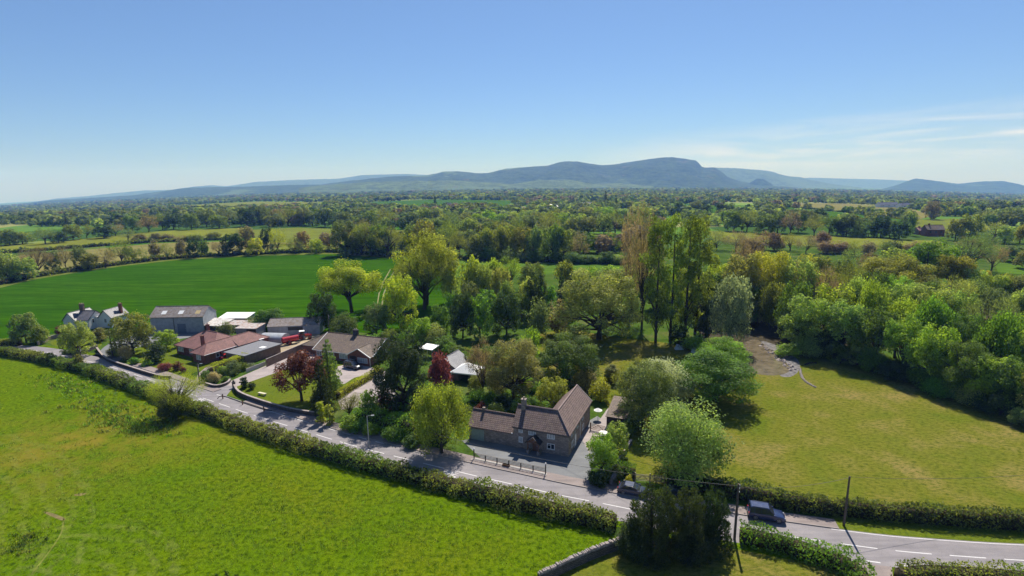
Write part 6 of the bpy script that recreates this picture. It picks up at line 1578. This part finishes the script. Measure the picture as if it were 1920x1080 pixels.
# ------------------------------------------------------------ vehicles
def paint(name, c, rough=0.22):
    m, nt, b = mat_new(name); b.inputs['Base Color'].default_value = c4(c); b.inputs['Roughness'].default_value = rough; b.inputs['Coat Weight'].default_value = 0.6; b.inputs['Coat Roughness'].default_value = 0.08
    co = nd(nt, 'ShaderNodeTexCoord').outputs['Object']; n = noise(nt, co, 2, 3); nt.links.new(mth(nt, 'ADD', mth(nt, 'MULTIPLY', n, 0.15), rough - 0.05), b.inputs['Roughness']); return m
TYRE = plain('tyre_rubber', (0.02, 0.02, 0.02), 0.85); ALLOY = plain('alloy', (0.5, 0.5, 0.52), 0.3, metal=0.8); LAMP = plain('headlamp_glass', (0.3, 0.31, 0.33), 0.2); TAIL = plain('tail_lamp', (0.35, 0.02, 0.02), 0.2)
PLATE = plain('number_plate', (0.6, 0.55, 0.2), 0.5)
def wheel(par, x, y, r, w, rim=None):
    t = MB().tube((x, y - w / 2, r), (x, y + w / 2, r), r, r, 18).build('wheel', TYRE, par, bevel=0.03)
    s = 1 if y > 0 else -1; m = MB(); yy = y + s * (w / 2)
    m.tube((x, yy - 0.01 * s, r), (x, yy + 0.012 * s, r), r * 0.2, r * 0.2, 10)
    for k in range(5):
        a = 2 * math.pi * k / 5 + 0.3; m.tube((x, yy + 0.006 * s, r), (x + math.cos(a) * r * 0.64, yy + 0.006 * s, r + math.sin(a) * r * 0.64), 0.045, 0.03, 4)
    for k in range(14):
        a = 2 * math.pi * k / 14; b = 2 * math.pi * (k + 1) / 14; m.tube((x + math.cos(a) * r * 0.66, yy, r + math.sin(a) * r * 0.66), (x + math.cos(b) * r * 0.66, yy, r + math.sin(b) * r * 0.66), 0.025, 0.025, 4)
    m.build('rim', rim or ALLOY, t); return t
def car(name, loc, rz, body, label, suv=True, L=4.6, W=1.9, H=1.75, cat='car', roofmat=None):
    o = empty(name, loc, rz, label, cat); bm_ = paint(name + '_paint_' + str(len(MATS)), body); k = L / 4.6
    g0 = 0.28; hw = W / 2
    belt = 1.05 if suv else 0.92; bon = 1.0 if suv else 0.8
    prof = [(-2.25, .42), (-2.3, .7), (-2.24, belt - .08), (-2.05, belt), (.95, belt), (1.15, belt - .04), (1.95, bon - .08), (2.22, bon - .28), (2.3, .62), (2.26, .4), (2.0, g0), (-2.0, g0)]
    m = MB(); sec = [(-hw, 0.93, .1), (-hw + .06, 1.0, 0), (hw - .06, 1.0, 0), (hw, 0.93, .1)]
    n = len(prof); base = len(m.v)
    for y, s, q in ((-hw, .97, .05), (-hw + .13, 1.0, 0), (0, 1.012, -.015), (hw - .13, 1.0, 0), (hw, .97, .05)):
        for x, z in prof: m.v.append((x * s * k, y, z - (q if z > .9 else -q * .3)))
    for j in range(4):
        for i in range(n):
            a = base + j * n + i; b = base + j * n + (i + 1) % n; m.f.append((a, a + n, b + n, b))
    m.f.append(tuple(base + i for i in range(n))); m.f.append(tuple(base + 4 * n + i for i in reversed(range(n))))
    b = m.build('body', bm_, o); 
    for p in b.data.polygons: p.use_smooth = len(p.vertices) == 4
    if suv: cab = [(-2.18, belt - .02), (-2.05, H - .12), (-1.8, H - .05), (.25, H - .06), (.98, belt - .02)]
    else: cab = [(-2.0, belt - .02), (-1.35, H - .12), (-1.0, H - .05), (.1, H - .06), (1.05, belt - .02)]
    ti = 0.14
    g = MB(); wy = lambda z: hw - .05 - ti * (z - belt) / (H - belt)
    g.prism([(x * k, -wy(z), z) for x, z in cab], [(x * k, wy(z), z) for x, z in cab])
    gl = g.build('windows', GLASS, o)
    ro = MB(); x0, x1 = cab[1][0] * k, cab[3][0] * k
    for s0, s1, w0 in ((x0 - .02, x1 + .06, wy(H)),):
        ro.prism([(s0, -w0 - .01, H - .09), (s1, -w0 - .01, H - .09), (s1, w0 + .01, H - .09), (s0, w0 + .01, H - .09)], [(s0 + .12, -w0 + .1, H), (s1 - .1, -w0 + .1, H), (s1 - .1, w0 - .1, H), (s0 + .12, w0 - .1, H)])
    ro.build('roof', roofmat or bm_, o)
    pil = MB()
    for sgn in (-1, 1):
        for (xa_, za), (xb_, zb) in (((cab[3][0], H - .06), (cab[4][0], belt)), ((cab[1][0], H - .1), (cab[0][0], belt)), ((-.75, H - .06), (-.7, belt)), ((-1.55, H - .06), (-1.6, belt))):
            pil.tube((xa_ * k, sgn * (wy(za) + .005), za), (xb_ * k, sgn * (wy(zb) + .005), zb), .05, .055, 4)
    pil.build('pillars', bm_, o)
    for sgn in (-1, 1):
        for x in (-1.4, 1.45): wheel(o, x * k, sgn * (hw - .1), .36 if suv else .32, .24)
        MB().box(2.12 * k, 2.3 * k, sgn * (hw - .3) - .13, sgn * (hw - .3) + .13, .66, .76).build('headlight', LAMP, o, bevel=.02)
        MB().box(-2.31 * k, -2.2 * k, sgn * (hw - .18) - .14, sgn * (hw - .18) + .14, .72, .98).build('tail_light', TAIL, o, bevel=.02)
        MB().box(.75 * k, .95 * k, sgn * (hw + .12) - .1, sgn * (hw + .12) + .1, belt + .02, belt + .17).build('mirror', bm_, o, bevel=.03)
        if suv: MB().tube((x0 + .25, sgn * (wy(H) - .12), H + .05), (x1 - .2, sgn * (wy(H) - .12), H + .05), .025).build('roof_rail', ALLOY, o)
    MB().box(2.22 * k, 2.34 * k, -hw + .1, hw - .1, .3, .52).build('front_bumper', BLACK, o, bevel=.03); MB().box(-2.36 * k, -2.22 * k, -hw + .1, hw - .1, .34, .56).build('rear_bumper', BLACK, o, bevel=.03)
    return o
def road_dir(px, py): i = near_idx(px, py); n_ = rn(i); return math.atan2(-n_.x, n_.y)
pa = at(1407, 976); pb = at(1468, 984); mid = (pa + pb) / 2; i = near_idx(1438, 990)
sv = RC[i] + rn(i) * 3.4
car('suv', (sv.x, sv.y, 0.03), road_dir(1438, 990), (0.022, 0.035, 0.10), 'navy blue estate off-roader parked half on the pavement at the right', True, 4.6, 1.95, 1.85)
i = near_idx(1186, 952); sv = RC[i] + rn(i) * 4.1
car('hatchback', (sv.x, sv.y, 0.03), road_dir(1196, 950), (0.03, 0.038, 0.075), 'dark blue hatchback parked before the field gate behind the conifer', False, 4.4, 1.8, 1.45)
i = near_idx(1275, 965); sv = RC[i] + rn(i) * 5.2
car('dark_car', (sv.x, sv.y, 0.03), road_dir(1275, 965), (0.012, 0.018, 0.05), 'dark blue car in deep shade behind the roadside conifers', False, 4.3, 1.8, 1.45)
p = at(662, 690); car('suv', (p.x, p.y, 0.01), R(-30), (0.014, 0.018, 0.028), 'black tall car parked before the long bungalow', True, 4.8, 2.0, 1.85)
p = at(712, 716); car('hatchback', (p.x, p.y, 0.012), R(-60), (0.3, 0.31, 0.33), 'silver car on the gravel drive under the dark conifer', False, 4.2, 1.8, 1.45)
p = at(428, 672); car('hatchback', (p.x, p.y, 0.0), R(50), (0.55, 0.03, 0.02), 'red car showing above the hedge beside the brick bungalow', False, 4.0, 1.75, 1.5)
REDP = paint('tractor_red', (0.42, 0.015, 0.02)); 
def tractor(p, rz, label):
    o = empty('tractor', (p.x, p.y, 0), rz, label, 'tractor')
    MB().prism([(.3, -.4, .8), (2.3, -.35, .8), (2.3, .35, .8), (.3, .4, .8)], [(.3, -.4, 1.6), (2.2, -.3, 1.45), (2.2, .3, 1.45), (.3, .4, 1.6)]).build('bonnet', REDP, o, bevel=.05)
    MB().prism([(-1.2, -.7, 1.0), (.35, -.6, 1.0), (.35, .6, 1.0), (-1.2, .7, 1.0)], [(-1.0, -.6, 2.5), (.1, -.55, 2.5), (.1, .55, 2.5), (-1.0, .6, 2.5)]).build('cab', GLASS, o)
    MB().box(-1.2, .3, -.75, .75, 2.5, 2.66).build('cab_roof', CANVAS, o, bevel=.05)
    for s in (-1, 1):
        MB().box(-1.5, -.1, s * .95 - .22, s * .95 + .22, 1.62, 1.72).build('mudguard', REDP, o)
        wheel(o, -.8, s * .95, .82, .42, REDP); wheel(o, 1.7, s * .8, .5, .3, REDP)
    MB().tube((1.2, .25, 1.5), (1.2, .25, 2.4), .05).build('exhaust', BLACK, o)
    return o
p = at(570, 636); tractor(p, R(20), 'red tractor with white cab roof coupled to the red tanker')
p = at(492, 652); tractor(p, R(-30), 'red tractor with pale cab roof in front of the grey container')
p = at(545, 645); tk = empty('slurry_tanker', (p.x, p.y, 0), R(42), 'glossy red slurry tanker trailer behind the tractor', 'trailer')
MB().tube((-2.3, 0, 1.55), (2.3, 0, 1.55), .85, .85, 20).build('tank', REDP, tk, bevel=.1)
MB().box(-2.3, 2.9, -.5, .5, .6, .75).build('chassis', BLACK, tk)
for s in (-1, 1): wheel(tk, -.6, s * 1.0, .6, .4, REDP)
p = at(470, 652); hd = empty('hay_trailer', (p.x, p.y, 0), R(35), 'red and white livestock trailer behind the red roofed bungalow', 'trailer')
MB().box(-1.8, 1.8, -.9, .9, .5, 2.1).build('body', REDP, hd); MB().box(-.5, .4, -.92, .92, .52, 2.14).build('white_stripe', WHITE, hd)
for s in (-1, 1): wheel(hd, 0, s * .95, .4, .22)

# treetop poking in at the bottom edge
for k, (x, t_) in enumerate(((412, 1072), (430, 1066), (448, 1073))):
    p = at(x, 1120); tree('cone', p, height(p, t_), 2.2, 'bk', ['left', 'middle', 'right'][k] + ' spiky dark treetop cut by the bottom edge', 'spiky treetops at the bottom edge')

# ------------------------------------------------------------ air
hz = MB().box(-17500, 17500, -410, 16400, -393, 560).build('haze', GLASS, uv=False)
hz.data.materials.clear(); hm = bpy.data.materials.new('haze'); hm.use_nodes = True; nt = hm.node_tree
for n in list(nt.nodes): nt.nodes.remove(n)
ho = nt.nodes.new('ShaderNodeOutputMaterial'); pv = nt.nodes.new('ShaderNodeVolumePrincipled')
pv.inputs['Color'].default_value = (0.18, 0.37, 1.0, 1); pv.inputs['Absorption Color'].default_value = (1, 1, 1, 1); pv.inputs['Density'].default_value = 1.15e-4; pv.inputs['Anisotropy'].default_value = 0.0
nt.links.new(pv.outputs[0], ho.inputs['Volume']); hz.data.materials.append(hm); hz['kind'] = 'stuff'; hz['label'] = 'thin blue haze over the plain'; hz['category'] = 'haze'
print('objects', len(bpy.data.objects), 'individual trees', sum(1 for o in bpy.data.objects if o.get('category') in ('tree', 'shrub')))
